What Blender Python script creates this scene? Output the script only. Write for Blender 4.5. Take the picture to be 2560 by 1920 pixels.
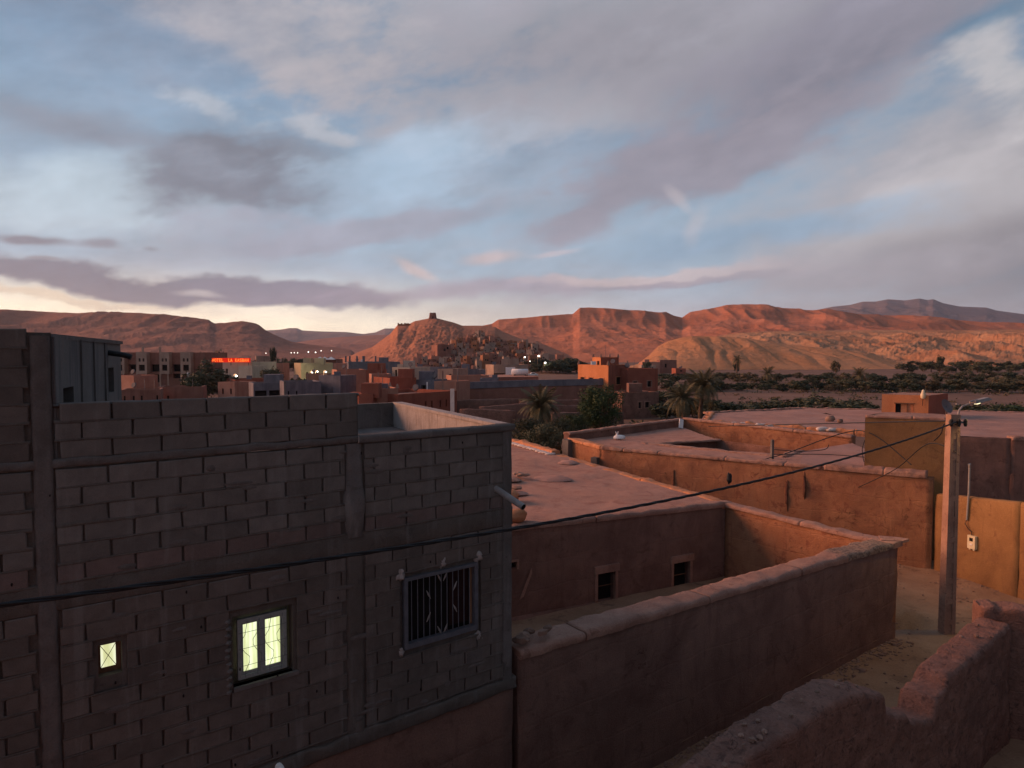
import bpy, bmesh, math, random
import numpy as np
from mathutils import Vector, noise as mnoise
R = math.radians
random.seed(11)
for o in list(bpy.data.objects): bpy.data.objects.remove(o)
scene = bpy.context.scene
COL = scene.collection

# ------------------------------------------------------------------ camera
H = 8.4                       # eye height above the alley (rooftop terrace)
F, CX, CY = 1700.0, 1280.0, 960.0
PITCH = math.atan(75.0 / F)
cam_d = bpy.data.cameras.new('camera'); cam = bpy.data.objects.new('camera', cam_d)
COL.objects.link(cam); scene.camera = cam
cam_d.sensor_width = 36; cam_d.lens = 36 * F / 2560
cam_d.clip_start = 0.1; cam_d.clip_end = 60000
cam.location = (0, 0, H); cam.rotation_euler = (R(90) - PITCH, 0, 0)

# ------------------------------------------------------------------ light
SUN_AZ, SUN_EL = -72.0, 14.0
sd = Vector((math.sin(R(SUN_AZ)) * math.cos(R(SUN_EL)), math.cos(R(SUN_AZ)) * math.cos(R(SUN_EL)), math.sin(R(SUN_EL))))
sun_d = bpy.data.lights.new('sun', 'SUN'); sun = bpy.data.objects.new('sun', sun_d); COL.objects.link(sun)
sun_d.energy = 4.5; sun_d.angle = R(38); sun_d.color = (1.0, 0.43, 0.22)
sun.rotation_euler = (-sd).to_track_quat('-Z', 'Y').to_euler()
scene.cycles.max_bounces = 5; scene.cycles.diffuse_bounces = 3; scene.cycles.volume_bounces = 0; scene.cycles.use_denoising = True
scene.view_settings.view_transform = 'Standard'; scene.view_settings.look = 'None'
scene.view_settings.exposure = 0.28; scene.view_settings.gamma = 1.0

def ray(u, v):
    x = (u - CX) / F; y = -(v - CY) / F
    c, s = math.cos(PITCH), math.sin(PITCH)
    return Vector((x, c + y * s, -s + y * c))
def at(u, v, Y):
    d = ray(u, v); k = Y / d.y
    return Vector((0, 0, H)) + d * k
def atz(u, v, z):
    d = ray(u, v); k = (z - H) / d.z
    return Vector((0, 0, H)) + d * k
def azel(u, v):
    d = ray(u, v).normalized()
    return math.atan2(d.x, d.y), math.asin(d.z)

def lin(r, g, b):
    f = lambda c: (c / 255 / 12.92) if c / 255 <= 0.04045 else ((c / 255 + 0.055) / 1.055) ** 2.4
    return (f(r), f(g), f(b))

# ------------------------------------------------------------------ world
world = bpy.data.worlds.new('World'); scene.world = world; world.use_nodes = True
world.cycles.sampling_method = 'MANUAL'; world.cycles.sample_map_resolution = 512
nt = world.node_tree; nt.nodes.clear()
class NT:
    def __init__(s, t): s.t = t
    def n(s, k, **p):
        o = s.t.nodes.new(k)
        for a, b in p.items(): setattr(o, a, b)
        return o
    def put(s, sock, v):
        if hasattr(v, 'is_linked') or isinstance(v, bpy.types.NodeSocket): s.t.links.new(v, sock)
        else:
            if isinstance(v, (tuple, list)) and len(v) == 3 and sock.type == 'RGBA': v = (*v, 1)
            sock.default_value = v
    def m(s, op, a, b=0.0, c=None, clamp=False):
        o = s.n('ShaderNodeMath', operation=op, use_clamp=clamp)
        s.put(o.inputs[0], a); s.put(o.inputs[1], b)
        if c is not None: s.put(o.inputs[2], c)
        return o.outputs[0]
    def mix(s, f, a, b, bt='MIX'):
        o = s.n('ShaderNodeMix', data_type='RGBA', blend_type=bt)
        s.put(o.inputs[0], f); s.put(o.inputs[6], a); s.put(o.inputs[7], b)
        return o.outputs[2]
    def noise(s, vec, scale, detail=4, rough=0.55, dist=0.0):
        o = s.n('ShaderNodeTexNoise'); s.put(o.inputs['Vector'], vec)
        o.inputs['Scale'].default_value = scale; o.inputs['Detail'].default_value = detail
        o.inputs['Roughness'].default_value = rough; o.inputs['Distortion'].default_value = dist
        return o.outputs[0]
    def sm(s, v, a, b, lo=0.0, hi=1.0):
        o = s.n('ShaderNodeMapRange', interpolation_type='SMOOTHSTEP')
        s.put(o.inputs[0], v); o.inputs[1].default_value = a; o.inputs[2].default_value = b
        o.inputs[3].default_value = lo; o.inputs[4].default_value = hi
        return o.outputs[0]
    def comb(s, x, y, z=0.0):
        o = s.n('ShaderNodeCombineXYZ'); s.put(o.inputs[0], x); s.put(o.inputs[1], y); s.put(o.inputs[2], z); return o.outputs[0]
    def sep(s, v):
        o = s.n('ShaderNodeSeparateXYZ'); s.put(o.inputs[0], v); return o.outputs

W = NT(nt)
tc = W.n('ShaderNodeTexCoord').outputs['Generated']
X_, Y_, Z_ = W.sep(tc)
AZ = W.m('ARCTAN2', X_, Y_); EL = W.m('ARCSINE', Z_)
sky = W.n('ShaderNodeTexSky', sky_type='NISHITA', sun_disc=False)
sky.sun_elevation = R(3.0); sky.sun_rotation = R(SUN_AZ); sky.air_density = 1.0; sky.dust_density = 1.5; sky.ozone_density = 2.0
nish = W.mix(1.0, sky.outputs[0], (0.055, 0.055, 0.055), 'MULTIPLY')
# dusk air: blue overhead, paler towards the horizon, cream on the sunset side, dimmer away from it
glow = W.m('COSINE', W.m('SUBTRACT', AZ, R(-70)))          # 1 towards the sunset, -1 away from it
gl01 = W.sm(glow, -0.9, 1.0)
elp = W.m('MAXIMUM', EL, 0.0)
cN = lin(114, 148, 182); cM = lin(168, 189, 210); cH = tuple(1.2 * x for x in lin(196, 186, 190)); cHs = tuple(2.3 * x for x in lin(254, 232, 194))
clear = W.mix(W.sm(elp, 0.10, 0.50), cM, cN)
hor = W.mix(W.sm(glow, 0.05, 0.9), cH, cHs)
clear = W.mix(W.sm(elp, 0.0, 0.13), hor, clear)
base = W.mix(0.12, clear, nish)
# clouds
pl = W.m('ADD', W.m('MAXIMUM', Z_, 0.0), 0.16)
pv = W.comb(W.m('DIVIDE', X_, pl), W.m('DIVIDE', Y_, pl), 0.0)
def turned(k, sx, sy, ox=0.0):           # azimuth / elevation turned by k degrees and stretched along the wind
    c, s = math.cos(R(k)), math.sin(R(k))
    a = W.m('ADD', W.m('MULTIPLY', AZ, c), W.m('MULTIPLY', EL, s)); e = W.m('SUBTRACT', W.m('MULTIPLY', EL, c), W.m('MULTIPLY', AZ, s))
    return W.comb(W.m('MULTIPLY', a, sx), W.m('MULTIPLY', e, sy), ox)
wn1 = W.m('SUBTRACT', W.noise(turned(10, 1.0, 2.0), 3.2, 5, 0.55), 0.5)
wn2 = W.m('SUBTRACT', W.noise(turned(10, 1.0, 1.8, 5.0), 3.6, 5, 0.55), 0.5)
fb = W.noise(turned(13, 1.0, 3.0, 2.0), 4.2, 7, 0.60, 0.0)
fb2 = W.noise(turned(20, 1.0, 1.7, 9.0), 15.0, 5, 0.62, 0.0)
fbm = W.m('MULTIPLY', W.m('SUBTRACT', W.m('ADD', W.m('MULTIPLY', fb, 0.64), W.m('MULTIPLY', fb2, 0.36)), 0.5), 1.35)
AW = W.m('ADD', AZ, W.m('MULTIPLY', wn1, 0.34)); EW = W.m('ADD', EL, W.m('MULTIPLY', wn2, 0.15))
AF = W.m('ADD', AZ, W.m('MULTIPLY', wn1, 0.06)); EF = W.m('ADD', EL, W.m('MULTIPLY', wn2, 0.05))
col = base
VW = W.comb(AW, EW, 0.0); VF = W.comb(AF, EF, 0.0)
# general cloud layer over the whole dome
gen = W.noise(pv, 0.75, 6, 0.58, 0.0)
behind = W.sm(Y_, -0.15, 0.45, 0.85, 0.30)
gm = W.m('MULTIPLY', W.sm(gen, 0.42, 0.68), behind)
gcol = W.mix(gl01, lin(148, 118, 110), lin(190, 170, 170))
col = W.mix(gm, col, gcol)
def cloud(u, v, rx, ry, rot, c, op, lo=-0.25, hi=0.65, rag=1.6, fine=False):
    """one cloud: an ellipse in azimuth and elevation whose edge is broken up by the shared noise"""
    global col
    a0, e0 = azel(u, v); k = math.cos(a0); rx, ry = rx / F * k * k * 1.05, ry / F
    mp = W.n('ShaderNodeMapping', vector_type='TEXTURE'); W.put(mp.inputs[0], VF if fine else VW)
    mp.inputs['Location'].default_value = (a0, e0, 0); mp.inputs['Rotation'].default_value = (0, 0, R(rot)); mp.inputs['Scale'].default_value = (rx * 3, ry * 3, 1)
    g = W.n('ShaderNodeTexGradient', gradient_type='SPHERICAL'); nt.links.new(mp.outputs[0], g.inputs[0])      # 1 - d/3
    f = W.m('MULTIPLY_ADD', fbm, rag / 3, g.outputs[1])
    col = W.mix(W.sm(f, (2 + lo) / 3, (2 + hi) / 3, 0.0, op), col, c)
for c in [
 # u, v, rx, ry, rot (+ lifts the right end), colour, opacity, edge lo, edge hi, raggedness
 (1620, 60, 1150, 250, -3, lin(166,164,172), .82, -.2, .6, 2.2),
 (2420, 470, 720, 260, 14, lin(166,160,166), .85, -.25, .7, 1.8),
 (1350, 280, 560, 90, -4, lin(174,172,180), .60, -.2, .7, 2.2),
 (1650, 120, 850, 170, 4, lin(150,147,158), .85, -.2, .7, 2.2),
 (2050, 190, 650, 155, 15, lin(136,133,147), .92, -.15, .6, 1.5),
 (1800, 390, 560, 95, 17, lin(146,141,154), .90, -.1, .5, 1.5),
 (620, 60, 420, 100, -6, lin(172,166,172), .65, -.2, .7, 1.8),
 (2450, 470, 460, 110, 16, lin(182,176,180), .65, -.2, .7, 1.4),
 (2560, 640, 360, 110, 0, lin(136,130,136), .75, -.3, .8, 1.4),
 (2540, 25, 170, 60, 14, lin(92,128,156), .80, -.3, .8, 1.2),
 (2575, 150, 140, 100, 24, lin(192,188,192), .75, -.2, .7, 1.5),
 (180, 490, 380, 90, 0, lin(186,202,214), .70, -.3, .8, 1.0),
 (600, 285, 90, 36, -14, lin(190,192,200), .55, -.2, .7, 1.6),
 (770, 292, 70, 32, -6, lin(194,190,194), .55, -.2, .7, 1.6),
 (620, 425, 290, 95, 15, lin(118,124,138), .98, -.15, .6, 1.7),
 (180, 325, 400, 55, -9, lin(136,144,160), .85, -.25, .8, 1.6),
 (880, 560, 520, 44, 8, lin(154,156,172), .85, -.2, .55, 1.4),
 (1850, 590, 360, 46, 4, lin(142,166,190), .85, -.3, .7, 1.2),
 (1000, 390, 270, 85, 10, lin(162,184,206), .75, -.3, .7, 1.4),
 (330, 705, 700, 48, -5, lin(124,126,140), .98, -.1, .4, 1.3),
 (730, 748, 340, 42, -5, lin(128,128,144), .92, -.15, .5, 1.3),
 (160, 748, 300, 12, -3, lin(236,214,188), .80, -.3, .6, 1.0),
 (1230, 745, 360, 40, 3, lin(170,158,172), .75, -.2, .6, 1.3),
 (1640, 703, 360, 26, 3, lin(204,186,188), .80, -.2, .55, 1.2),
 (1720, 718, 330, 14, 3, lin(160,152,166), .70, -.2, .5, 1.0),
 (2150, 690, 480, 50, 2, lin(162,156,164), .75, -.2, .7, 1.3)]: cloud(*c)
for c in [(80,593,95,13,0,lin(126,124,136),.85,-.2,.6,2.4), (255,605,65,13,3,lin(136,134,146),.75,-.2,.7,2.6), (370,614,28,9,0,lin(142,140,152),.6,-.2,.7,2.4),
          (115,640,48,6,0,lin(146,142,150),.6,-.1,.6,.8),
          (1035,675,65,18,-30,lin(218,190,184),.6,-.2,.8,1), (1230,645,90,20,8,lin(212,186,184),.65,-.2,.8,1), (1390,630,70,9,6,lin(204,184,188),.5,-.2,.8,1),
          (1700,505,60,16,-42,lin(206,194,198),.35,-.2,.8,1), (1745,560,26,60,-20,lin(204,192,196),.35,-.2,.8,1),
          (500,735,70,11,-8,lin(206,198,196),.6,-.2,.8,1)]: cloud(*c, fine=True)
tx = W.m('MULTIPLY_ADD', fbm, 0.8, 1.0); col = W.mix(1.0, col, W.comb(tx, tx, tx), 'MULTIPLY')
# dimmer air and cloud away from the sunset, dim ground half
dim = W.sm(glow, -1.0, -0.15, 0.46, 1.0)
col = W.mix(1.0, col, W.comb(W.m('MULTIPLY', dim, .985), dim, W.m('MULTIPLY', dim, .985)), 'MULTIPLY')
up = W.sm(Z_, -0.03, 0.0)
col = W.mix(up, lin(70, 50, 44), col)
bgn = W.n('ShaderNodeBackground'); W.put(bgn.inputs[0], col); bgn.inputs[1].default_value = 0.92
wo = W.n('ShaderNodeOutputWorld'); nt.links.new(bgn.outputs[0], wo.inputs[0])

# ------------------------------------------------------------------ helpers
def mnz(x, y, z=0.0): return mnoise.noise((x, y, z))
def mfb(x, y, z=0.0, o=4):
    s, a, f = 0.0, 0.5, 1.0
    for _ in range(o):
        s += a * mnoise.noise((x * f, y * f, z * f)); a *= 0.5; f *= 2.03
    return s
def _h(ix, iy, sd):
    n = (ix.astype(np.int64) * 374761393 + iy.astype(np.int64) * 668265263 + sd * 974634777) & 0x7fffffff
    n = ((n ^ (n >> 13)) * 1274126177) & 0x7fffffff
    return ((n ^ (n >> 16)) & 0xffff) / 65535.0
def vn(x, y, sd=0):
    ix, iy = np.floor(x), np.floor(y); fx, fy = x - ix, y - iy
    fx = fx * fx * (3 - 2 * fx); fy = fy * fy * (3 - 2 * fy)
    ix = ix.astype(np.int64); iy = iy.astype(np.int64)
    a, b, c, d = _h(ix, iy, sd), _h(ix + 1, iy, sd), _h(ix, iy + 1, sd), _h(ix + 1, iy + 1, sd)
    return (a + (b - a) * fx) * (1 - fy) + (c + (d - c) * fx) * fy
def fbn(x, y, sd=0, o=5, ridged=False):
    s, a, f, t = 0, 0.5, 1.0, 0
    for i in range(o):
        v = vn(x * f + 17.3 * i, y * f - 9.1 * i, sd + i)
        if ridged: v = 1 - abs(2 * v - 1)
        s = s + a * v; t += a; a *= 0.5; f *= 2.07
    return s / t

def tag(o, label=None, cat=None, group=None, kind=None):
    if label: o['label'] = label
    if cat: o['category'] = cat
    if group: o['group'] = group
    if kind: o['kind'] = kind
    return o
def empty(name, loc=(0, 0, 0), rz=0.0):
    o = bpy.data.objects.new(name, None); COL.objects.link(o); o.location = loc; o.rotation_euler = (0, 0, rz)
    o.empty_display_size = 0.1
    return o
def link(name, me, parent=None, loc=None, rot=None, scale=None):
    o = bpy.data.objects.new(name, me); COL.objects.link(o)
    if loc is not None: o.location = loc
    if rot is not None: o.rotation_euler = rot
    if scale is not None: o.scale = scale
    if parent is not None:
        o.parent = parent
    return o
class MB:
    def __init__(s): s.v = []; s.f = []
    def add(s, vs, fs):
        b = len(s.v); s.v += [tuple(p) for p in vs]; s.f += [tuple(b + i for i in f) for f in fs]; return s
    def quad(s, a, b, c, d): return s.add([a, b, c, d], [(0, 1, 2, 3)])
    def box(s, c, size, rz=0.0, taper=1.0):
        x, y, z = size[0] / 2, size[1] / 2, size[2] / 2; cs, sn = math.cos(rz), math.sin(rz)
        vs = []
        for k in (-1, 1):
            t = taper if k > 0 else 1.0
            for i, j in ((-1, -1), (1, -1), (1, 1), (-1, 1)):
                px, py = i * x * t, j * y * t
                vs.append((c[0] + px * cs - py * sn, c[1] + px * sn + py * cs, c[2] + k * z))
        return s.add(vs, [(3, 2, 1, 0), (4, 5, 6, 7), (0, 1, 5, 4), (1, 2, 6, 5), (2, 3, 7, 6), (3, 0, 4, 7)])
    def prism(s, poly, z0, z1):
        n = len(poly)
        vs = [(p[0], p[1], z0) for p in poly] + [(p[0], p[1], z1) for p in poly]
        return s.add(vs, [tuple(range(n - 1, -1, -1)), tuple(range(n, 2 * n))] + [(i, (i + 1) % n, n + (i + 1) % n, n + i) for i in range(n)])
    def tube(s, pts, r, n=8, cap=True):
        pts = [Vector(p) for p in pts]; m = len(pts); rr = r if isinstance(r, (list, tuple)) else [r] * m
        vs, fs = [], []
        for i, p in enumerate(pts):
            t = (pts[min(i + 1, m - 1)] - pts[max(i - 1, 0)]).normalized()
            a = t.cross(Vector((0, 0, 1)))
            if a.length < 1e-3: a = Vector((1, 0, 0))
            a.normalize(); b = t.cross(a)
            for k in range(n):
                an = 2 * math.pi * k / n
                vs.append(p + a * math.cos(an) * rr[i] + b * math.sin(an) * rr[i])
        for i in range(m - 1):
            for k in range(n):
                fs.append((i * n + k, i * n + (k + 1) % n, (i + 1) * n + (k + 1) % n, (i + 1) * n + k))
        if cap: fs += [tuple(range(n - 1, -1, -1)), tuple((m - 1) * n + k for k in range(n))]
        return s.add(vs, fs)
    def blob(s, c, r, seed=0, n=6, m=9, amp=0.25):
        vs, fs = [], []
        for i in range(n + 1):
            th = math.pi * i / n
            for j in range(m):
                ph = 2 * math.pi * j / m
                d = Vector((math.sin(th) * math.cos(ph), math.sin(th) * math.sin(ph), math.cos(th)))
                k = 1 + amp * mnoise.noise(d * 1.7 + Vector((seed * 3.1, seed * 1.7, 0)))
                vs.append((c[0] + d.x * r[0] * k, c[1] + d.y * r[1] * k, c[2] + d.z * r[2] * k))
        for i in range(n):
            for j in range(m):
                fs.append((i * m + j, (i + 1) * m + j, (i + 1) * m + (j + 1) % m, i * m + (j + 1) % m))
        return s.add(vs, fs)
    def mesh(s, name, mat, smooth=False):
        me = bpy.data.meshes.new(name); me.from_pydata(s.v, [], s.f); me.update()
        if mat: me.materials.append(mat)
        if smooth: me.polygons.foreach_set('use_smooth', [True] * len(me.polygons))
        bm = bmesh.new(); bm.from_mesh(me); bmesh.ops.recalc_face_normals(bm, faces=bm.faces); bm.to_mesh(me); bm.free()
        return me
    def build(s, name, mat, parent=None, smooth=False):
        return link(name, s.mesh(name, mat, smooth), parent)
def grid_mesh(name, P, mat, smooth=True):
    """P: array (n, m, 3) of points -> mesh"""
    n, m = P.shape[:2]
    idx = np.arange(n * m).reshape(n, m)
    q = np.stack([idx[:-1, :-1], idx[1:, :-1], idx[1:, 1:], idx[:-1, 1:]], -1).reshape(-1, 4)
    me = bpy.data.meshes.new(name)
    me.vertices.add(n * m); me.vertices.foreach_set('co', P.reshape(-1).astype(np.float32))
    me.loops.add(q.size); me.loops.foreach_set('vertex_index', q.reshape(-1).astype(np.int32))
    me.polygons.add(len(q)); me.polygons.foreach_set('loop_start', (np.arange(len(q)) * 4).astype(np.int32))
    me.polygons.foreach_set('loop_total', np.full(len(q), 4, np.int32))
    me.update(calc_edges=True); me.validate()
    if mat: me.materials.append(mat)
    me.polygons.foreach_set('use_smooth', [smooth] * len(me.polygons))
    return me

# ------------------------------------------------------------------ materials
def mat(name, c1, c2, scale=1.5, bump=0.35, rough=0.95, fine=40.0, c3=None, c3th=(0.56, 0.7), streak=None, bdist=0.03, rnd=0.0, spec=0.15, detail=6, stain=None, crack=None, lift=0.0, straw=None):
    m = bpy.data.materials.new(name); m.use_nodes = True; t = m.node_tree; t.nodes.clear(); N = NT(t)
    out = N.n('ShaderNodeOutputMaterial'); b = N.n('ShaderNodeBsdfPrincipled'); t.links.new(b.outputs[0], out.inputs[0])
    co = N.n('ShaderNodeTexCoord').outputs['Object']
    if rnd:
        oi = N.n('ShaderNodeObjectInfo').outputs['Random']
        va = N.n('ShaderNodeVectorMath', operation='ADD'); t.links.new(co, va.inputs[0]); N.put(va.inputs[1], N.comb(N.m('MULTIPLY', oi, 37.0), N.m('MULTIPLY', oi, 91.0), oi)); co = va.outputs[0]
    n1 = N.noise(co, scale, detail, 0.6, 0.3)
    c = N.mix(N.sm(n1, 0.32, 0.68), c1, c2)
    if c3:
        n3 = N.noise(co, scale * 2.3, 7, 0.62, 0.8)
        c = N.mix(N.sm(n3, *c3th), c, c3)
    if streak:
        x, y, z = N.sep(co)
        ns = N.noise(N.comb(N.m('MULTIPLY', x, streak[0]), N.m('MULTIPLY', y, streak[0]), N.m('MULTIPLY', z, streak[0] * 0.08)), 1.0, 4, 0.6)
        c = N.mix(N.m('MULTIPLY', N.sm(ns, 0.5, 0.68), streak[2]), c, streak[1])
    wp_ = N.n('ShaderNodeNewGeometry').outputs['Position']
    if stain:       # dirt and rain marks that run across neighbouring pieces
        wx, wy, wz = N.sep(wp_)
        s1 = N.noise(wp_, 0.55, 6, 0.62, 0.8)
        s2 = N.noise(N.comb(N.m('MULTIPLY', wx, 5.0), N.m('MULTIPLY', wy, 5.0), N.m('MULTIPLY', wz, 0.55)), 1.0, 5, 0.65)
        c = N.mix(N.m('MULTIPLY', N.sm(s1, .45, .68), stain[1]), c, stain[0])
        c = N.mix(N.m('MULTIPLY', N.sm(s2, .53, .70), stain[1] * .8), c, stain[2])
    if straw:
        st = N.noise(N.comb(N.m('MULTIPLY', N.sep(wp_)[0], 26.0), N.m('MULTIPLY', N.sep(wp_)[1], 26.0), N.m('MULTIPLY', N.sep(wp_)[2], 70.0)), 1.0, 3, .7, 1.5)
        c = N.mix(N.m('MULTIPLY', N.sm(st, .60, .68), .6), c, straw)
    ck = None
    if crack:
        cn = N.noise(wp_, crack[1], 5, 0.6, 1.2); ck = N.sm(N.m('ABSOLUTE', N.m('SUBTRACT', cn, 0.5)), 0.0, 0.006)
        gate = N.sm(N.noise(wp_, .6, 2, .5), .56, .62); ck = N.m('MAXIMUM', ck, N.m('SUBTRACT', 1.0, gate))
        c = N.mix(N.m('MULTIPLY', N.m('SUBTRACT', 1.0, ck), .6), c, crack[0])
    n2 = N.noise(co, fine, 5, 0.7)
    g = N.m('ADD', N.m('MULTIPLY', N.m('SUBTRACT', n2, 0.5), 0.7), 1.0)
    if rnd: g = N.m('MULTIPLY', g, N.m('ADD', 1.0 - rnd / 2, N.m('MULTIPLY', oi, rnd)))
    c = N.mix(1.0, c, N.comb(g, g, g), 'MULTIPLY')
    N.put(b.inputs['Base Color'], c); b.inputs['Roughness'].default_value = rough; b.inputs['Specular IOR Level'].default_value = spec
    bp = N.n('ShaderNodeBump'); bp.inputs['Strength'].default_value = bump; bp.inputs['Distance'].default_value = bdist
    hgt = N.m('ADD', N.m('MULTIPLY', n1, 1.6), N.m('MULTIPLY', n2, 0.7))
    if ck is not None: hgt = N.m('ADD', hgt, N.m('MULTIPLY', ck, .4))
    if lift:        # horizontal lift lines of rammed earth
        lz = N.m('ADD', N.sep(wp_)[2], N.m('MULTIPLY', N.noise(wp_, .8, 3, .5), .35)); fr = N.m('ABSOLUTE', N.m('SUBTRACT', N.m('FRACT', N.m('DIVIDE', lz, lift)), .5))
        hgt = N.m('ADD', hgt, N.m('MULTIPLY', N.sm(fr, 0.0, .05), .16))
    N.put(bp.inputs['Height'], hgt); t.links.new(bp.outputs[0], b.inputs['Normal'])
    return m
def emit(name, c, st):
    m = bpy.data.materials.new(name); m.use_nodes = True; t = m.node_tree; t.nodes.clear(); N = NT(t)
    out = N.n('ShaderNodeOutputMaterial'); e = N.n('ShaderNodeEmission'); t.links.new(e.outputs[0], out.inputs[0])
    N.put(e.inputs[0], c); e.inputs[1].default_value = st
    return m
def curtain(name, c, st, foldscale):
    m = bpy.data.materials.new(name); m.use_nodes = True; t = m.node_tree; t.nodes.clear(); N = NT(t)
    out = N.n('ShaderNodeOutputMaterial'); e = N.n('ShaderNodeEmission'); t.links.new(e.outputs[0], out.inputs[0])
    x, y, z = N.sep(N.n('ShaderNodeNewGeometry').outputs['Position'])
    f = N.noise(N.comb(N.m('MULTIPLY', x, foldscale), N.m('MULTIPLY', y, foldscale), N.m('MULTIPLY', z, 1.2)), 1.0, 3, .5)
    k = N.m('MULTIPLY_ADD', N.sm(f, .35, .65), .32, .78); k2 = N.m('MULTIPLY', k, N.m('MULTIPLY_ADD', N.noise(N.comb(x, y, z), 1.6, 2, .5), .5, .78))
    N.put(e.inputs[0], N.mix(1.0, c, N.comb(k2, k2, N.m('MULTIPLY', k2, k)), 'MULTIPLY')); e.inputs[1].default_value = st
    return m
M = {}
M['block'] = mat('concrete_block', (.130,.115,.104), (.160,.142,.128), 5, .5, fine=90, c3=(.14,.115,.10), c3th=(.6,.75), rnd=.28, bdist=.012, stain=((.075,.068,.062), .5, (.20,.19,.18)))
M['block_shaded'] = mat('shaded_block', (.112,.094,.083), (.140,.118,.104), 5, .5, fine=90, c3=(.105,.084,.074), c3th=(.58,.75), rnd=.28, bdist=.012, stain=((.075,.068,.062), .5, (.20,.19,.18)))  # browner, darker copy of block: shade and bounced light put into the colour
M['block_red'] = mat('reddish_block', (.13,.098,.088), (.16,.12,.108), 5, .5, fine=90, rnd=.28, bdist=.012, stain=((.075,.068,.062), .5, (.20,.19,.18)))
M['mortar'] = mat('mortar', (.108,.092,.080), (.138,.118,.103), 3, .8, fine=60, c3=(.09,.076,.068), bdist=.03, stain=((.075,.068,.062), .5, (.20,.19,.18)))
M['cement'] = mat('cement_render', (.125,.114,.108), (.17,.155,.146), 2.2, .7, fine=50, c3=(.10,.088,.08), stain=((.085,.074,.066), .6, (.24,.22,.205)))
M['smear'] = mat('smeared_mortar', (.115,.10,.092), (.15,.132,.122), 6, .9, fine=60, bdist=.02, stain=((.085,.074,.066), .4, (.19,.175,.165)))
M['cement_pale'] = mat('pale_cement', (.30,.265,.245), (.38,.34,.32), 2.5, .55, fine=45, streak=(16.0, (.22,.185,.165), .7))
M['panel'] = mat('board_marked_concrete', (.125,.118,.112), (.165,.156,.148), 1.2, .5, fine=45, streak=(5.0, (.085,.085,.09), .8), c3=(.17,.13,.12))
M['adobe'] = mat('red_adobe', (.20,.115,.09), (.26,.152,.118), 1.1, .8, fine=34, c3=(.165,.094,.073), bdist=.05, crack=((.07,.035,.028), .9), lift=.85, straw=(.30,.19,.14), stain=((.13,.066,.055), .55, (.14,.072,.06)))
M['adobe_brown'] = mat('brown_adobe', (.20,.105,.08), (.27,.145,.11), 1.0, .8, fine=30, c3=(.15,.078,.06), bdist=.06, crack=((.07,.035,.028), .9), lift=.8, straw=(.32,.20,.15), stain=((.12,.064,.05), .6, (.13,.07,.056)))
M['adobe_orange'] = mat('orange_adobe', (.32,.142,.075), (.39,.185,.10), 1.2, .9, fine=30, c3=(.25,.10,.058), c3th=(.54,.66), bdist=.06, crack=((.07,.035,.028), .9), lift=.8, straw=(.46,.26,.16), stain=((.20,.085,.055), .6, (.22,.095,.06)))
M['adobe_yellow'] = mat('ochre_plaster', (.235,.125,.055), (.285,.155,.068), .9, .7, fine=30, c3=(.20,.10,.05), bdist=.04, crack=((.07,.035,.028), .9), straw=(.5,.32,.17), stain=((.17,.085,.042), .6, (.20,.105,.05)))
M['coping'] = mat('mud_coping', (.33,.185,.138), (.41,.24,.18), 2.2, 1.0, fine=34, c3=(.25,.135,.10), bdist=.05, crack=((.12,.06,.045), 1.6), straw=(.5,.33,.24), stain=((.24,.13,.10), .6, (.30,.17,.13)))
M['coping_grit'] = mat('gritty_coping', (.30,.20,.15), (.36,.25,.19), 5, 1.0, fine=55, c3=(.16,.11,.09), c3th=(.46,.6), bdist=.06)
M['roof'] = mat('mud_roof', (.37,.20,.145), (.45,.25,.185), .55, .7, fine=26, c3=(.31,.15,.11), c3th=(.5,.7), bdist=.05, crack=((.20,.09,.07), .7), straw=(.55,.34,.26), stain=((.28,.135,.10), .5, (.34,.17,.13)))
M['roof_grey'] = mat('grey_mud_roof', (.33,.185,.145), (.39,.23,.185), .5, .6, fine=24, c3=(.25,.16,.14), bdist=.05)
M['orange_curb'] = mat('orange_curb', (.46,.19,.09), (.55,.26,.14), 2.0, .8, fine=30, c3=(.38,.20,.13), bdist=.05)
M['white_patch'] = mat('lime_patch', (.62,.52,.46), (.72,.62,.56), 3, .5, fine=30)
M['ruin'] = mat('crumbled_adobe', (.225,.113,.084), (.30,.155,.115), 3.4, 1.0, fine=22, c3=(.14,.075,.06), c3th=(.52,.66), bdist=.06, detail=9, crack=((.07,.035,.028), .9), lift=.5, straw=(.36,.24,.19), stain=((.15,.08,.064), .5, (.17,.09,.072)))
M['scar'] = mat('washed_scar', (.075,.035,.026), (.12,.055,.04), 6, .8, fine=40)
M['ground'] = mat('dirt', (.15,.088,.062), (.21,.125,.09), .06, .8, fine=1.5, c3=(.11,.068,.05), bdist=.08)
M['alley'] = mat('alley_dirt', (.27,.16,.10), (.35,.22,.14), .8, .9, fine=22, c3=(.20,.12,.08), bdist=.06)
M['metal'] = mat('painted_grey_metal', (.085,.09,.105), (.12,.125,.145), 8, .2, .5, fine=80, spec=.4)
M['pipe'] = mat('grey_pipe', (.22,.20,.19), (.28,.26,.25), 8, .2, .6, fine=80, spec=.4)
M['dark'] = mat('dark_interior', (.012,.010,.010), (.018,.015,.014), 3, .1, fine=30)
M['darkred'] = mat('dark_curtain', (.03,.014,.014), (.045,.02,.018), 6, .2, fine=30)
M['cable'] = mat('black_cable', (.012,.012,.013), (.02,.02,.021), 8, .1, .6, fine=60, spec=.3)
M['pole'] = mat('pole_concrete', (.32,.19,.135), (.40,.245,.175), 4, .5, fine=50, c3=(.21,.11,.08), stain=((.19,.10,.075), .5, (.30,.18,.13)))
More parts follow.
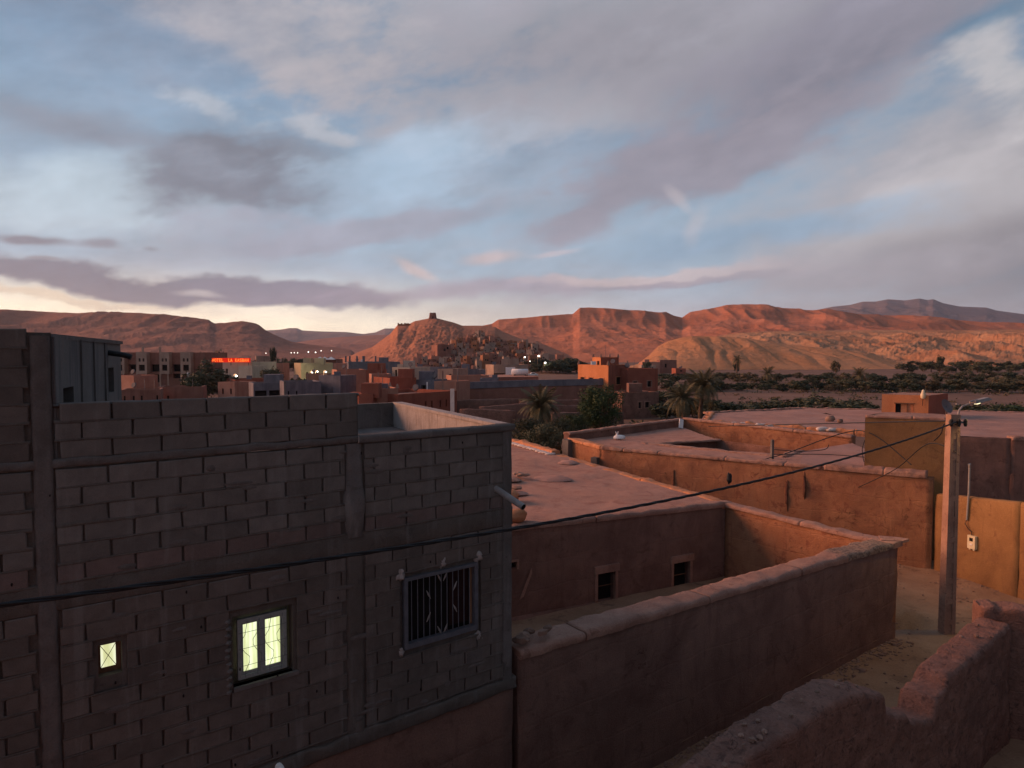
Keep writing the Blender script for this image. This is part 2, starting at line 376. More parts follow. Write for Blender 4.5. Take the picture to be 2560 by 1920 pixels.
M['white'] = mat('white_paint', (.70,.69,.67), (.78,.77,.75), 3, .15, .7, fine=40)
M['cream'] = mat('cream_plastic', (.60,.52,.34), (.68,.60,.42), 3, .1, .5, fine=40)
M['frame'] = mat('mint_frame', (.24,.27,.26), (.30,.33,.32), 6, .1, .5, fine=40)
M['wood'] = mat('old_wood', (.14,.075,.045), (.20,.11,.07), 9, .5, fine=40)
M['tan'] = mat('tan_plaster', (.34,.235,.18), (.42,.30,.235), .6, .4, fine=14, streak=(1.2, (.26,.17,.13), .5))
M['pink'] = mat('pink_plaster', (.38,.185,.13), (.45,.235,.17), .6, .4, fine=14, streak=(1.2, (.34,.14,.10), .5))
M['orange'] = mat('orange_plaster', (.48,.19,.08), (.54,.225,.105), .5, .4, fine=14, streak=(1.0, (.42,.15,.06), .5))
M['brown'] = mat('brown_plaster', (.23,.11,.08), (.29,.145,.11), .6, .5, fine=14, streak=(1.2, (.16,.075,.06), .5))
M['redbrown'] = mat('red_brown_plaster', (.27,.085,.055), (.33,.115,.075), .5, .5, fine=14, streak=(1.2, (.20,.065,.045), .5))
M['greyb'] = mat('grey_blockwork', (.14,.135,.155), (.19,.18,.20), .9, .4, fine=14, streak=(1.0, (.10,.10,.115), .6))
M['beige'] = mat('beige_plaster', (.42,.36,.29), (.50,.43,.35), .6, .4, fine=14, streak=(1.2, (.32,.26,.21), .5))
M['yellowish'] = mat('yellow_plaster', (.44,.36,.22), (.50,.42,.27), .6, .4, fine=14)
M['rubble'] = mat('rubble_stone', (.22,.135,.10), (.30,.19,.145), 3, .7, fine=20, rnd=.5)
M['bark'] = mat('palm_bark', (.10,.07,.05), (.15,.105,.075), 4, 1.0, fine=20)
def leafmat(name, c1, c2):
    m = bpy.data.materials.new(name); m.use_nodes = True; t = m.node_tree; t.nodes.clear(); N = NT(t)
    out = N.n('ShaderNodeOutputMaterial'); b = N.n('ShaderNodeBsdfPrincipled'); t.links.new(b.outputs[0], out.inputs[0])
    co = N.n('ShaderNodeTexCoord').outputs['Object']; oi = N.n('ShaderNodeObjectInfo').outputs['Random']
    n = N.noise(co, 0.9, 4, 0.7)
    c = N.mix(N.sm(n, .3, .7), c1, c2); k = N.m('ADD', .7, N.m('MULTIPLY', oi, .6)); c = N.mix(1.0, c, N.comb(k, k, k), 'MULTIPLY')
    N.put(b.inputs['Base Color'], c); b.inputs['Roughness'].default_value = .75; b.inputs['Specular IOR Level'].default_value = .2
    return m
M['leaf'] = leafmat('olive_leaf', (.055,.060,.034), (.10,.10,.058))
M['leaf_dark'] = leafmat('dark_leaf', (.034,.044,.026), (.062,.074,.042))
M['leaf_green'] = leafmat('green_leaf', (.030,.050,.020), (.060,.085,.034))
M['leaf_dry'] = leafmat('dry_leaf', (.095,.080,.045), (.14,.115,.065))
M['dish'] = mat('dusty_dish', (.13,.115,.115), (.17,.15,.15), 4, .1, .6, fine=40)
M['frond'] = leafmat('palm_frond', (.085,.080,.042), (.14,.125,.07))
# ------------------------------------------------------------------ ground
def terrain():
    rs = np.concatenate([[0.0], np.geomspace(6, 8900, 150)]); ths = np.linspace(-math.pi, math.pi, 241)
    r, th = np.meshgrid(rs, ths, indexing='ij'); x = r * np.sin(th); y = r * np.cos(th)
    z = (fbn(x / 60, y / 60, 3, 4) - .5) * np.clip(r / 120, 0, 1) * 1.6
    z -= np.clip((46 - r) / 6, 0, 1) * 1.6
    me = grid_mesh('ground', np.stack([x, y, z], -1), M['ground'])
    tag(link('ground', me), kind='structure')
terrain()
PIT = Vector((12.2, 21.6))
def alley():
    xs = np.arange(-45, 45.01, .3); ys = np.arange(-12, 52.01, .3)
    x, y = np.meshgrid(xs, ys, indexing='ij')
    z = (fbn(x / 3, y / 3, 5, 4) - .5) * .22 + (fbn(x / .7, y / .7, 9, 3) - .5) * .08
    # a small ditch beside the pole
    d = np.sqrt(((x - 12.3) / .75) ** 2 + ((y - 21.25) / .62) ** 2)
    z -= np.clip((1.25 - d) * 2.2, 0, 1) * .95
    e = np.minimum(np.minimum(x + 45, 45 - x), np.minimum(y + 12, 52 - y))
    z -= np.clip(1 - e / 3, 0, 1) * .9
    tag(link('alley_ground', grid_mesh('alley_ground', np.stack([x, y, z], -1), M['alley'])), kind='structure')
alley()

def hillmat(name, c1, c2, c3, scale, cap=None):
    m = bpy.data.materials.new(name); m.use_nodes = True; t = m.node_tree; t.nodes.clear(); N = NT(t)
    out = N.n('ShaderNodeOutputMaterial'); b = N.n('ShaderNodeBsdfPrincipled'); t.links.new(b.outputs[0], out.inputs[0])
    co = N.n('ShaderNodeTexCoord').outputs['Object']
    x, y, z = N.sep(co)
    n1 = N.noise(co, 1 / scale, 7, 0.62, 0.6); n2 = N.noise(N.comb(x, y, N.m('MULTIPLY', z, 7.0)), 4 / scale, 6, 0.65, .5)
    c = N.mix(N.sm(n1, .36, .64), c1, c2); c = N.mix(N.m('MULTIPLY', N.sm(n2, .5, .7), .75), c, c3)
    nz = N.sep(N.n('ShaderNodeNewGeometry').outputs['Normal'])[2]
    c = N.mix(N.m('MULTIPLY', N.sm(nz, .80, .45), .6), c, cap or c3)
    n3 = N.noise(co, 40 / scale, 5, .7); g = N.m('ADD', .72, N.m('MULTIPLY', n3, .56)); c = N.mix(1.0, c, N.comb(g, g, g), 'MULTIPLY')
    N.put(b.inputs['Base Color'], c); b.inputs['Roughness'].default_value = 1.0; b.inputs['Specular IOR Level'].default_value = .05
    bp = N.n('ShaderNodeBump'); bp.inputs['Strength'].default_value = .8; bp.inputs['Distance'].default_value = scale * .05
    N.put(bp.inputs['Height'], N.m('ADD', N.m('MULTIPLY', n2, 1.0), N.m('MULTIPLY', n3, .35))); t.links.new(bp.outputs[0], b.inputs['Normal'])
    return m
HM = {}
HM['mesa'] = hillmat('red_mesa', (.44,.165,.09), (.50,.205,.12), (.34,.14,.085), 90, (.47,.165,.08))
HM['left'] = hillmat('brown_ridge', (.30,.145,.105), (.35,.175,.125), (.24,.125,.095), 120)
HM['yellow'] = hillmat('yellow_hill', (.47,.225,.11), (.54,.27,.14), (.38,.19,.10), 30, (.45,.20,.095))
HM['bad'] = hillmat('badland', (.42,.20,.105), (.48,.27,.155), (.32,.165,.10), 45, (.44,.20,.10))
HM['kas'] = hillmat('kasbah_hill', (.42,.185,.115), (.47,.215,.135), (.35,.16,.105), 26, (.50,.20,.095))
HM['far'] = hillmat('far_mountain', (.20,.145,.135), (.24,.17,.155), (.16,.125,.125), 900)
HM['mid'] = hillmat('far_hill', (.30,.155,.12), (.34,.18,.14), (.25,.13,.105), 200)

def ridge_fn(prof, Yr, Yf, seed, g='mesa', spur=.25, lam=120.0, rough=.04, back=.5, zb=-1.0, gully=0.0, glam=12.0, boost=None, fine=.03):
    pu = np.array([p[0] for p in prof], float); pz = np.array([at(p[0], p[1], Yr).z for p in prof])
    def fn(u, t):
        Y = Yf + (Yr - Yf) * t; X = (u - CX) / F * Y
        zt = np.interp(u, pu, pz)
        sp = fbn(X / lam, Y / lam * .35 + 3.1, seed, 4, True) - .55
        w = np.sin(np.pi * np.clip(t, 0, 1))
        te = np.clip(np.where(t <= 1, t + spur * sp * w, 1 - (t - 1) / back), 0, 1)
        if g == 'mesa': h = np.where(te < .78, .66 * (te / .78) ** 1.25, np.where(te < .88, .66 + .30 * (te - .78) / .10, .96 + .04 * (te - .88) / .12))
        elif g == 'dome': h = np.sin(te * np.pi / 2) ** .8
        elif g == 'soft': h = te ** 1.15
        elif g == 'kas': h = np.where(te < .6, .55 * (te / .6), np.where(te < .75, .55 + .22 * ((te - .6) / .15), .77 + .23 * (te - .75) / .25))
        else: h = te
        hh = np.maximum(zt - zb, .1)
        z = zb + hh * h + (fbn(X / (lam * .3), Y / (lam * .3), seed + 7, 5) - .5) * rough * hh * w
        z = z + (fbn(X / (lam * .07), Y / (lam * .07), seed + 11, 4, True) - .5) * fine * hh * w
        if gully:
            gx = X / glam + (fbn(X / 40, Y / 40, seed + 3, 3) - .5) * 2
            gy = gully * (1 + boost[2] * np.exp(-((u - boost[0]) / boost[1]) ** 2)) if boost else gully
            z = z - gy * hh * w * (1 - np.abs(2 * vn(gx, Y / (glam * 9), seed + 2) - 1)) ** 1.5
        return X, Y, z
    return fn
def ridge(name, prof, Yr, Yf, matl, nu=420, nt_=90, ext=60, back=.5, **kw):
    kw['back'] = back
    fn = ridge_fn(prof, Yr, Yf, **kw)
    us = np.linspace(prof[0][0] - ext, prof[-1][0] + ext, nu)
    ts = np.concatenate([np.linspace(0, 1, nt_), np.linspace(1.03, 1 + back, 12)])
    u, t = np.meshgrid(us, ts, indexing='ij')
    X, Y, z = fn(u, t)
    e = np.clip(np.minimum(u - us[0], us[-1] - u) / max(ext, 1), 0, 1); z = np.where(e < 1, -1.2 + (z + 1.2) * (e * e * (3 - 2 * e)), z)
    tag(link(name, grid_mesh(name, np.stack([X, Y, z], -1), matl)), kind='structure')
    return fn
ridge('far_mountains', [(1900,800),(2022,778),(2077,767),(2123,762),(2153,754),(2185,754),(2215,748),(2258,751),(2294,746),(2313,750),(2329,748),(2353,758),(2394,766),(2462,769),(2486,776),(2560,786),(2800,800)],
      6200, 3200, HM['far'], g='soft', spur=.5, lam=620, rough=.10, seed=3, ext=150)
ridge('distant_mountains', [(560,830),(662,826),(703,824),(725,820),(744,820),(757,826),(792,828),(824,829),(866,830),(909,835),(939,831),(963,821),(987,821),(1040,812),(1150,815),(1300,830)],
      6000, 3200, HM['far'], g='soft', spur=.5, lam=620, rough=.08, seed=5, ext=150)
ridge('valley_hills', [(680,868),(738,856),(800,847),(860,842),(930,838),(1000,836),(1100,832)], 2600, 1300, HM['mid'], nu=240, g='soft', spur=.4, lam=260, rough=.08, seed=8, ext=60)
ridge('left_ridge', [(-400,768),(-200,772),(0,775),(145,781),(202,785),(260,783),(347,785),(419,789),(492,798),(525,803),(540,812),(564,810),(607,806),(636,810),(650,815),(664,826),(694,841),(727,854),(770,861),(835,868),(874,874)],
      1300, 560, HM['left'], nu=520, g='mesa', spur=.28, lam=170, rough=.06, seed=12, ext=30, gully=.05, glam=30, fine=.05)
ridge('right_mesas', [(1150,830),(1230,811),(1247,800),(1290,798),(1339,795),(1388,792),(1412,790),(1432,789),(1449,773),(1472,772),(1513,774),(1579,778),(1594,777),(1648,783),(1663,781),(1683,790),(1704,795),(1724,781),(1767,775),(1818,766),(1907,767),(1961,775),(2021,780),(2040,779),(2063,777),(2096,784),(2150,789),(2231,791),(2299,795),(2367,800),(2448,807),(2560,813),(2800,818)],
      1500, 640, HM['mesa'], nu=800, nt_=130, g='mesa', spur=.42, lam=190, rough=.10, seed=21, ext=60, gully=.025, glam=60, fine=.03)
ridge('badland_slope', [(1760,846),(1830,834),(1892,829),(1960,828),(2100,826),(2250,825),(2400,826),(2560,823),(2800,822)],
      760, 430, HM['bad'], nu=700, nt_=130, g='soft', spur=.55, lam=60, rough=.22, seed=31, ext=60, gully=.06, glam=20, fine=.08)
ridge('yellow_hill', [(1560,921),(1594,911),(1622,888),(1645,866),(1668,853),(1700,845),(1728,840),(1803,841),(1877,847),(1955,860),(2030,868),(2082,872),(2166,883),(2239,904),(2300,918)],
      450, 375, HM['yellow'], nu=420, nt_=80, g='dome', spur=.12, lam=60, rough=.07, seed=41, ext=20, back=1.2, gully=.16, glam=10, fine=.05)
kas_prof = [(840,899),(880,888),(900,879),(932,867),(976,835),(995,812),(1022,811),(1037,803),(1073,796),(1091,795),(1110,800),(1134,806),(1156,814),(1203,814),(1239,818),(1254,828),(1300,846),(1340,852),(1366,864),(1415,884),(1440,899),(1475,912)]
KAS = ridge('kasbah_hill', kas_prof, 450, 330, HM['kas'], nu=420, nt_=120, g='kas', spur=.12, lam=40, rough=.10, seed=52, ext=25, back=.8, gully=.03, glam=8, boost=(1030, 45, .8), fine=.07)

# ------------------------------------------------------------------ shared building helpers
def facade(mb, p0, p1, z0, z1, ops=(), depth=.25):
    """wall face from p0 to p1 (left to right as seen) with real openings and reveals; ops = (s0, s1, za, zb) in metres"""
    p0 = Vector((p0[0], p0[1])); p1 = Vector((p1[0], p1[1])); L = (p1 - p0).length; d = (p1 - p0) / L; n = Vector((d.y, -d.x))
    P = lambda s, z, k=0.0: (p0.x + d.x * s - n.x * k, p0.y + d.y * s - n.y * k, z)
    ss = sorted({0.0, L, *[o[0] for o in ops], *[o[1] for o in ops]}); zs = sorted({z0, z1, *[o[2] for o in ops], *[o[3] for o in ops]})
    for i in range(len(ss) - 1):
        for j in range(len(zs) - 1):
            a, b, c, e = ss[i], ss[i + 1], zs[j], zs[j + 1]; ms, mz = (a + b) / 2, (c + e) / 2
            if any(o[0] < ms < o[1] and o[2] < mz < o[3] for o in ops): continue
            mb.quad(P(a, c), P(b, c), P(b, e), P(a, e))
    for o in ops:
        a, b, c, e = o[:4]
        mb.quad(P(a, c), P(a, e), P(a, e, depth), P(a, c, depth)); mb.quad(P(b, e), P(b, c), P(b, c, depth), P(b, e, depth))
        mb.quad(P(a, e), P(b, e), P(b, e, depth), P(a, e, depth)); mb.quad(P(b, c), P(a, c), P(a, c, depth), P(b, c, depth))
    return P, n
def sweep_wall(name, p0, p1, zt0, zt1, thick, matl, parent, zb=-.3, seg=.25, amp=.035, rnd=.08, topfn=None, seed=0, smooth=True, hf=0.0, dz=.3):
    """earthen wall: front face on the line p0-p1, rounded top, uneven faces"""
    p0 = Vector((p0[0], p0[1])); p1 = Vector((p1[0], p1[1])); L = (p1 - p0).length; d = (p1 - p0) / L; n = Vector((d.y, -d.x))
    N_ = max(2, int(L / seg)); K = max(3, int((max(zt0, zt1) - zb) / dz))
    P = []
    for i in range(N_ + 1):
        s = L * i / N_; f = i / N_; zt = zt0 + (zt1 - zt0) * f
        if topfn: zt += topfn(s)
        prof = [(0, zb + (zt - rnd - zb) * k / K) for k in range(K + 1)]
        prof += [(rnd * .3, zt - rnd * .3), (rnd, zt)] + [(thick * q, zt) for q in (.4, .6)] + [(thick - rnd, zt), (thick - rnd * .3, zt - rnd * .3)]
        prof += [(thick, zb + (zt - rnd - zb) * k / K) for k in range(K, -1, -1)]
        row = []
        for w, z in prof:
            q = p0 + d * s - n * w
            a = amp * 2 * mfb(q.x * .9 + seed, q.y * .9, z * .9, 4) + amp * .8 * mfb(q.x * 4 + seed, q.y * 4, z * 4, 3)
            if hf: a += hf * (mfb(q.x * 9 + seed, q.y * 9, z * 9, 3) + .6 * abs(mfb(q.x * 2.6 + seed, q.y * 2.6, z * 2.6, 3)))
            sg = 1 if w < thick * .5 else -1
            if rnd < w < thick - rnd: row.append((q.x, q.y, z + a * 1.1))
            else: row.append((q.x + n.x * a * sg, q.y + n.y * a * sg, z + a * .5))
        P.append(row)
    P = np.array(P); me = grid_mesh(name, P, matl, smooth)
    m = P.shape[1]; bm = bmesh.new(); bm.from_mesh(me); bm.verts.ensure_lookup_table()
    for r in (0, N_):
        h = m // 2
        for k in range(h - 1 if m % 2 == 0 else h):
            vs = [bm.verts[r * m + i] for i in (k, k + 1, m - 2 - k, m - 1 - k)]
            if len(set(vs)) == 4:
                try: bm.faces.new(vs)
                except ValueError: pass
    bmesh.ops.recalc_face_normals(bm, faces=bm.faces); bm.to_mesh(me); bm.free()
    return link(name, me, parent)
def coping(p0, p1, z0, z1, w_out, w_in, h, matl, parent, cuts=(), seg=.08, amp=.03, seed=0, name='coping'):
    """rounded mud cap along a wall top, split at the cracks given in cuts (fractions)"""
    p0 = Vector((p0[0], p0[1])); p1 = Vector((p1[0], p1[1])); L = (p1 - p0).length; d = (p1 - p0) / L; n = Vector((d.y, -d.x))
    cs = [0.0, *cuts, 1.0]
    for a, b in zip(cs[:-1], cs[1:]):
        a2, b2 = a + .0012, b - .0012; N_ = max(2, int(L * (b2 - a2) / seg)); rows = []
        for i in range(N_ + 1):
            f = a2 + (b2 - a2) * i / N_; s = L * f; z = z0 + (z1 - z0) * f; row = []
            h_ = h * (.86 + .5 * mfb(s * 1.7 + seed, 3.3, 1.0, 3)); prof = [(-w_out, -.02), (-w_out - .012, h_ * .45), (-w_out + .012, h_ * .85), (-w_out + .07, h_), (w_in * .3, h_ * 1.0), (w_in * .7, h_), (w_in - .06, h_ * .97), (w_in - .005, h_ * .8), (w_in + .01, h_ * .4), (w_in, -.02)]
            for w, q in prof:
                x = p0 + d * s - n * w
                k = amp * 1.8 * mfb(x.x * 1.3 + seed, x.y * 1.3, q, 3) + amp * 1.6 * mfb(x.x * 7 + seed, x.y * 7, q * 7, 3)
                k2 = amp * 2 * mfb(x.x * 1.1 + seed + 9, x.y * 1.1, q + 4, 3)
                row.append((x.x + n.x * k * (1 if w < w_in * .4 else -1), x.y + n.y * k * (1 if w < w_in * .4 else -1), z + q + (k2 if q > 0 else 0)))
            rows.append(row)
        P = np.array(rows); me = grid_mesh(name, P, matl); m = P.shape[1]
        bm = bmesh.new(); bm.from_mesh(me); bm.verts.ensure_lookup_table()
        for r in (0, N_): bm.faces.new([bm.verts[r * m + k] for k in range(m)])
        bmesh.ops.recalc_face_normals(bm, faces=bm.faces); bm.to_mesh(me); bm.free()
        link(name, me, parent)
def roofquad(name, a, b, c, d, matl, parent, nu=40, nv=40, amp=.05, seed=0):
    a, b, c, d = [np.array(p) for p in (a, b, c, d)]
    s, t = np.meshgrid(np.linspace(0, 1, nu), np.linspace(0, 1, nv), indexing='ij'); s = s[..., None]; t = t[..., None]
    P = (a * (1 - s) + b * s) * (1 - t) + (d * (1 - s) + c * s) * t
    P[..., 2] += (fbn(P[..., 0] / 2.2, P[..., 1] / 2.2, seed, 4) - .5) * amp * 2 + (fbn(P[..., 0] / .5, P[..., 1] / .5, seed + 3, 3) - .5) * amp * .6
    return link(name, grid_mesh(name, P, matl), parent)

# ------------------------------------------------------------------ grey block house (left foreground)
bh = empty('block_house', (-2.0, 10.0, 0)); bh_off = Vector(bh.location)
tag(bh, 'unfinished grey concrete block house with a lit window, barred window and rooftop parapet', 'house')
def par(o):            # keep world coordinates under an offset Empty
    o.location = Vector(o.location) - bh_off; return o
WO = Vector((0.0, 11.3)); WD = Vector((-.7972, -.6037)); WN = Vector((.6037, -.7972))
def W3(s, z, k=0.0): return (WO.x + WD.x * s + WN.x * k, WO.y + WD.y * s + WN.y * k, H + z)   # k: proud of the face
ZC = -1.165      # coping top, relative to the eye
Lw = 9.6
openings = [(3.72, 4.50, -4.30, -3.38, 'lit'), (5.74, 5.98, -3.74, -3.36, 'small'), (.70, 2.06, -4.45, -3.36, 'bar')]
mb = MB()
ops = [(Lw - o[1], Lw - o[0], H + o[2], H + o[3]) for o in openings]
facade(mb, W3(Lw, 0, -.016), W3(0, 0, -.016), H - 5.5, H + ZC - .10, ops, .22)
par(mb.build('mortar_bed', M['mortar'], bh))
# block courses
rows = []
z = ZC - .115
for i in range(5): rows.append((z - .20, i, 'a')); z -= .213
rows.append((z - .20, 5, 'r')); z -= .213
BAND_T = z; z -= .30; BAND_B = z
i = 6
while z - .2 > -5.5: rows.append((z - .20, i, 'b')); z -= .213; i += 1
def blockmesh(w, seed):
    rnd = random.Random(seed); b = MB(); e = .012; j = lambda: rnd.uniform(-.006, .006)
    h, dp = .2, .05
    A = [(-w/2+j(), -dp, j()), (w/2+j(), -dp, j()), (w/2+j(), -dp, h+j()), (-w/2+j(), -dp, h+j())]
    B = [(-w/2+j(), .012, j()), (w/2+j(), .012, j()), (w/2+j(), .012, h+j()), (-w/2+j(), .012, h+j())]
    C = [(B[0][0]+e, .020+j()*.5, B[0][2]+e), (B[1][0]-e, .020+j()*.5, B[1][2]+e), (B[2][0]-e, .020+j()*.5, B[2][2]-e), (B[3][0]+e, .020+j()*.5, B[3][2]-e)]
    b.add(A + B + C, [(0,1,5,4),(1,2,6,5),(2,3,7,6),(3,0,4,7),(4,5,9,8),(5,6,10,9),(6,7,11,10),(7,4,8,11),(8,9,10,11)])
    return b
bm_cache = {}
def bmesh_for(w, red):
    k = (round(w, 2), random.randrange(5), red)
    if k not in bm_cache: bm_cache[k] = blockmesh(k[0], hash(k[:2]) & 999).mesh('concrete_block', M[{0: 'block', 1: 'block_red', 2: 'block_shaded'}[red]])
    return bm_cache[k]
# the local frame of a block: x along the wall to the viewer's right, y outwards
rot_w = math.atan2(-WD.y, -WD.x)
cand = []
def course(z, s0, s1, off, red=False, skip=()):
    s = s0 - off
    while s < s1:
        a, b = max(s, s0) + .009, min(s + .512, s1) - .009; s += .512
        segs = [(a, b)]
        for (x0, x1) in skip:
            ns = []
            for (p, q) in segs:
                if q <= x0 or p >= x1: ns.append((p, q))
                else:
                    if p < x0 - .03: ns.append((p, x0))
                    if q > x1 + .03: ns.append((x1, q))
            segs = ns
        for p, q in segs:
            if q - p > .05: cand.append(((p + q) / 2, z + random.uniform(-.004, .004), q - p, red))
cols = [(-.05, .20), (2.66, 2.96), (6.34, 6.56)]
for (zr, i, k) in rows:
    sk = list(cols)
    for o in openings:
        if zr + .2 > o[2] - .02 and zr < o[3] + .02: sk.append((o[0] - .05, o[1] + .05))
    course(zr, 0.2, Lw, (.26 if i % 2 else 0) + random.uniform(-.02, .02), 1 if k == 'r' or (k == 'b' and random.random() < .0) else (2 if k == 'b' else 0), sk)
# roof parapet courses (s from 2.74 to 6.34) and the stair tower front (beyond 6.34)
PT = -.565
for i in range(3):
    course(ZC + .005 + i * .205, 2.76, 6.34, (.26 if i % 2 else .05), 0, ())
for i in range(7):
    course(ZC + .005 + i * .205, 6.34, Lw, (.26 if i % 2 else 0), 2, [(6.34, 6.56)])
def vis(c):
    p = W3(c[0], c[1] + .1); x, y, zz = p[0], p[1], p[2] - H
    u = CX + F * x / y; v = 885 - F * zz / y
    return (-40 < u < 2600 and v < 1960), y
cand2 = sorted(cand, key=lambda c: (not vis(c)[0], vis(c)[1]))
rest = MB()
nrm = WN
for k, (s, z, w, red) in enumerate(cand2):
    prd = random.uniform(-.004, .004)
    p = W3(s, z, prd)
    if k < 300:
        o = link('concrete_block', bmesh_for(w, red), bh, Vector(p) - bh_off, (random.uniform(-.012, .012), 0, rot_w))
        o.scale = (-1, -1, 1)
    else:
        b = blockmesh(w, k % 40)
        rest.add([(p[0] + WD.x * v[0] + WN.x * v[1], p[1] + WD.y * v[0] + WN.y * v[1], p[2] + v[2]) for v in b.v], b.f)
if rest.v: tag(par(rest.build('more_blocks', M['block'], bh)), kind='stuff')
# solid walls behind parapet and stair tower
def wbox(s0, s1, z0, z1, k0, k1, name, m, smooth=False):
    b = MB(); vs = [W3(s, z, k) for z in (z0, z1) for (s, k) in ((s0, k1), (s1, k1), (s1, k0), (s0, k0))]
    b.add(vs, [(0,1,2,3),(4,5,6,7),(0,1,5,4),(1,2,6,5),(2,3,7,6),(3,0,4,7)]); return par(b.build(name, m, bh, smooth))
def roughslab(name, s0, s1, zf, k0, k1, m, amp=.012, seed=0, seg=.06):
    """horizontal or vertical concrete strip on the front plane with uneven edges"""
    n_ = max(2, int((s1 - s0) / seg)); rows_ = []
    for i in range(n_ + 1):
        s = s0 + (s1 - s0) * i / n_; z0, z1 = zf(s); row = []
        for (z, k) in ((z0, k0), (z0, k1 - .01), (z0 + .02, k1), ((z0 + z1) / 2, k1), (z1 - .02, k1), (z1, k1 - .015), (z1, k0)):
            a = amp * 2 * mfb(s * 3 + seed, z * 5, k * 5 + seed, 4)
            row.append(W3(s, z + a * .8, k + (a if k > k0 else 0)))
        rows_.append(row)
    P = np.array(rows_); return par(link(name, grid_mesh(name, P, m), bh))
def strips(z, s0, s1, skip, seed):
    edges = sorted([(max(a, s0), min(b, s1)) for a, b in skip if b > s0 and a < s1]); cur = s0
    for a, b in edges + [(s1, s1)]:
        if a - cur > .1:
            n_ = max(2, int((a - cur) / .035)); rw_ = []
            for i in range(n_ + 1):
                s = cur + (a - cur) * i / n_
                lo = z - .014 - .045 * max(0, mfb(s * 1.9 + seed, z * 3, 2.2, 3) + .05 * mnz(s * 9, z)); up_ = z + .012 + .040 * max(0, mfb(s * 2.3 + seed, z * 3, 7.7, 3) + .05 * mnz(s * 9, z + 3))
                kk = .0225 + .006 * mfb(s * 5 + seed, z * 5, 1.1, 3)
                rw_.append([W3(s, lo, kk - .005), W3(s, lo + .006, kk), W3(s, (lo + up_) / 2, kk + .002), W3(s, up_ - .006, kk), W3(s, up_, kk - .005)])
            par(link('bed_joint', grid_mesh('bed_joint', np.array(rw_), M['mortar']), bh))
        cur = max(cur, b)
for k, (zr, i, kd) in enumerate(rows):
    sk = list(cols)
    for o in openings:
        if zr + .02 > o[2] - .02 and zr - .02 < o[3] + .02: sk.append((o[0] - .05, o[1] + .05))
    strips(zr - .006, .2, Lw, sk, k * 3.7)
for i in range(1, 3): strips(ZC + .005 + i * .205 - .003, 2.76, 6.34, [], 90 + i)
for i in range(1, 7): strips(ZC + .005 + i * .205 - .003, 6.56, Lw, [], 95 + i)
wbox(2.74, 6.34, ZC - .02, PT - .02, -.16, -.025, 'parapet_wall', M['mortar'])
roughslab('parapet_cap', 2.73, 6.34, lambda s: (PT - .025, PT + .012), -.17, .012, M['cement'], .012, 3)
wbox(6.34, Lw, ZC - .02, .235, -.18, -.025, 'tower_front', M['mortar'])
roughslab('coping', -.03, 2.76, lambda s: (ZC - .105, ZC), -.16, .055, M['cement'], .012, 5)
roughslab('coping', 2.76, Lw, lambda s: (ZC - .095, ZC + .004), -.16, .032, M['smear'], .016, 6)
roughslab('ring_beam', 0, Lw, lambda s: (BAND_B - .0, BAND_T + .015 + .03 * mnz(s * 1.3, 3.3)), -.05, .016, M['mortar'], .014, 8)
roughslab('bottom_ledge', -.06, Lw, lambda s: (-5.66 + .03 * mnz(s * 2, 1), -5.46 + .05 * mnz(s * 1.7, 7)), -.2, .045, M['mortar'], .05, 11)
def column(s0, s1, z0, z1, k, m, seed, bulge=None, amp=.018):
    rows_ = []; n_ = 44
    for i in range(n_ + 1):
        z = z0 + (z1 - z0) * i / n_; bl = bulge(z) if bulge else 0; row = []
        e0 = s0 - .02 * mnz(z * 4 + seed, 2) - bl * .5; e1 = s1 + .02 * mnz(z * 4 + seed, 9) + bl * .5
        for q in range(9):
            f = q / 8; s = e0 + (e1 - e0) * f
            kk = -.01 if q in (0, 8) else k + bl * .5 + amp * 1.6 * mfb(s * 6 + seed, z * 6, seed, 4)
            row.append(W3(s, z, kk))
        rows_.append(row)
    return par(link('column', grid_mesh('column', np.array(rows_), m), bh))
column(.0, .215, -5.5, ZC - .10, .022, M['cement'], 1)
column(2.70, 2.93, BAND_T - .05, ZC - .10, .03, M['cement'], 2, lambda z: .10 * math.exp(-((z - BAND_T - .42) / .35) ** 2))
column(2.68, 2.95, -5.5, BAND_B + .03, .012, M['mortar'], 3)
column(6.35, 6.54, -5.5, .20, .024, M['smear'], 4, amp=.03)
# base of red earth wall under the blocks
b = sweep_wall('base_wall', W3(Lw, 0, -.02), W3(-.02, 0, -.02), H - 5.55, H - 5.55, .4, M['adobe'], bh, seed=4, amp=.03); par(b)
# right-hand wall running back, with pale plastered inner face, rear wall, roof, stair tower side
C0 = Vector((0.0, 11.3)); C1 = at(1003, 1004, 1); C1 = Vector((-2.70, 16.5))
def pr(name, poly, z0, z1, m):
    return par(MB().prism(poly, H + z0, H + z1).build(name, m, bh))
dS = (C1 - C0).normalized(); nS = Vector((dS.y, -dS.x))       # nS points outwards (to the right)
LB = C1 + WD * 7.2
def thickline(a, b, t, side):
    d = (b - a).normalized(); n = Vector((d.y, -d.x)) * t * side
    return [(a.x, a.y), (b.x, b.y), (b.x + n.x, b.y + n.y), (a.x + n.x, a.y + n.y)]
q0 = C0 - WN * .155
def wall_rough(name, a, b, t, side, z0, z1, m, seed):
    return None
pr('side_wall', thickline(q0, C1, .17, -1), -8.4, ZC - .02, M['cement'])
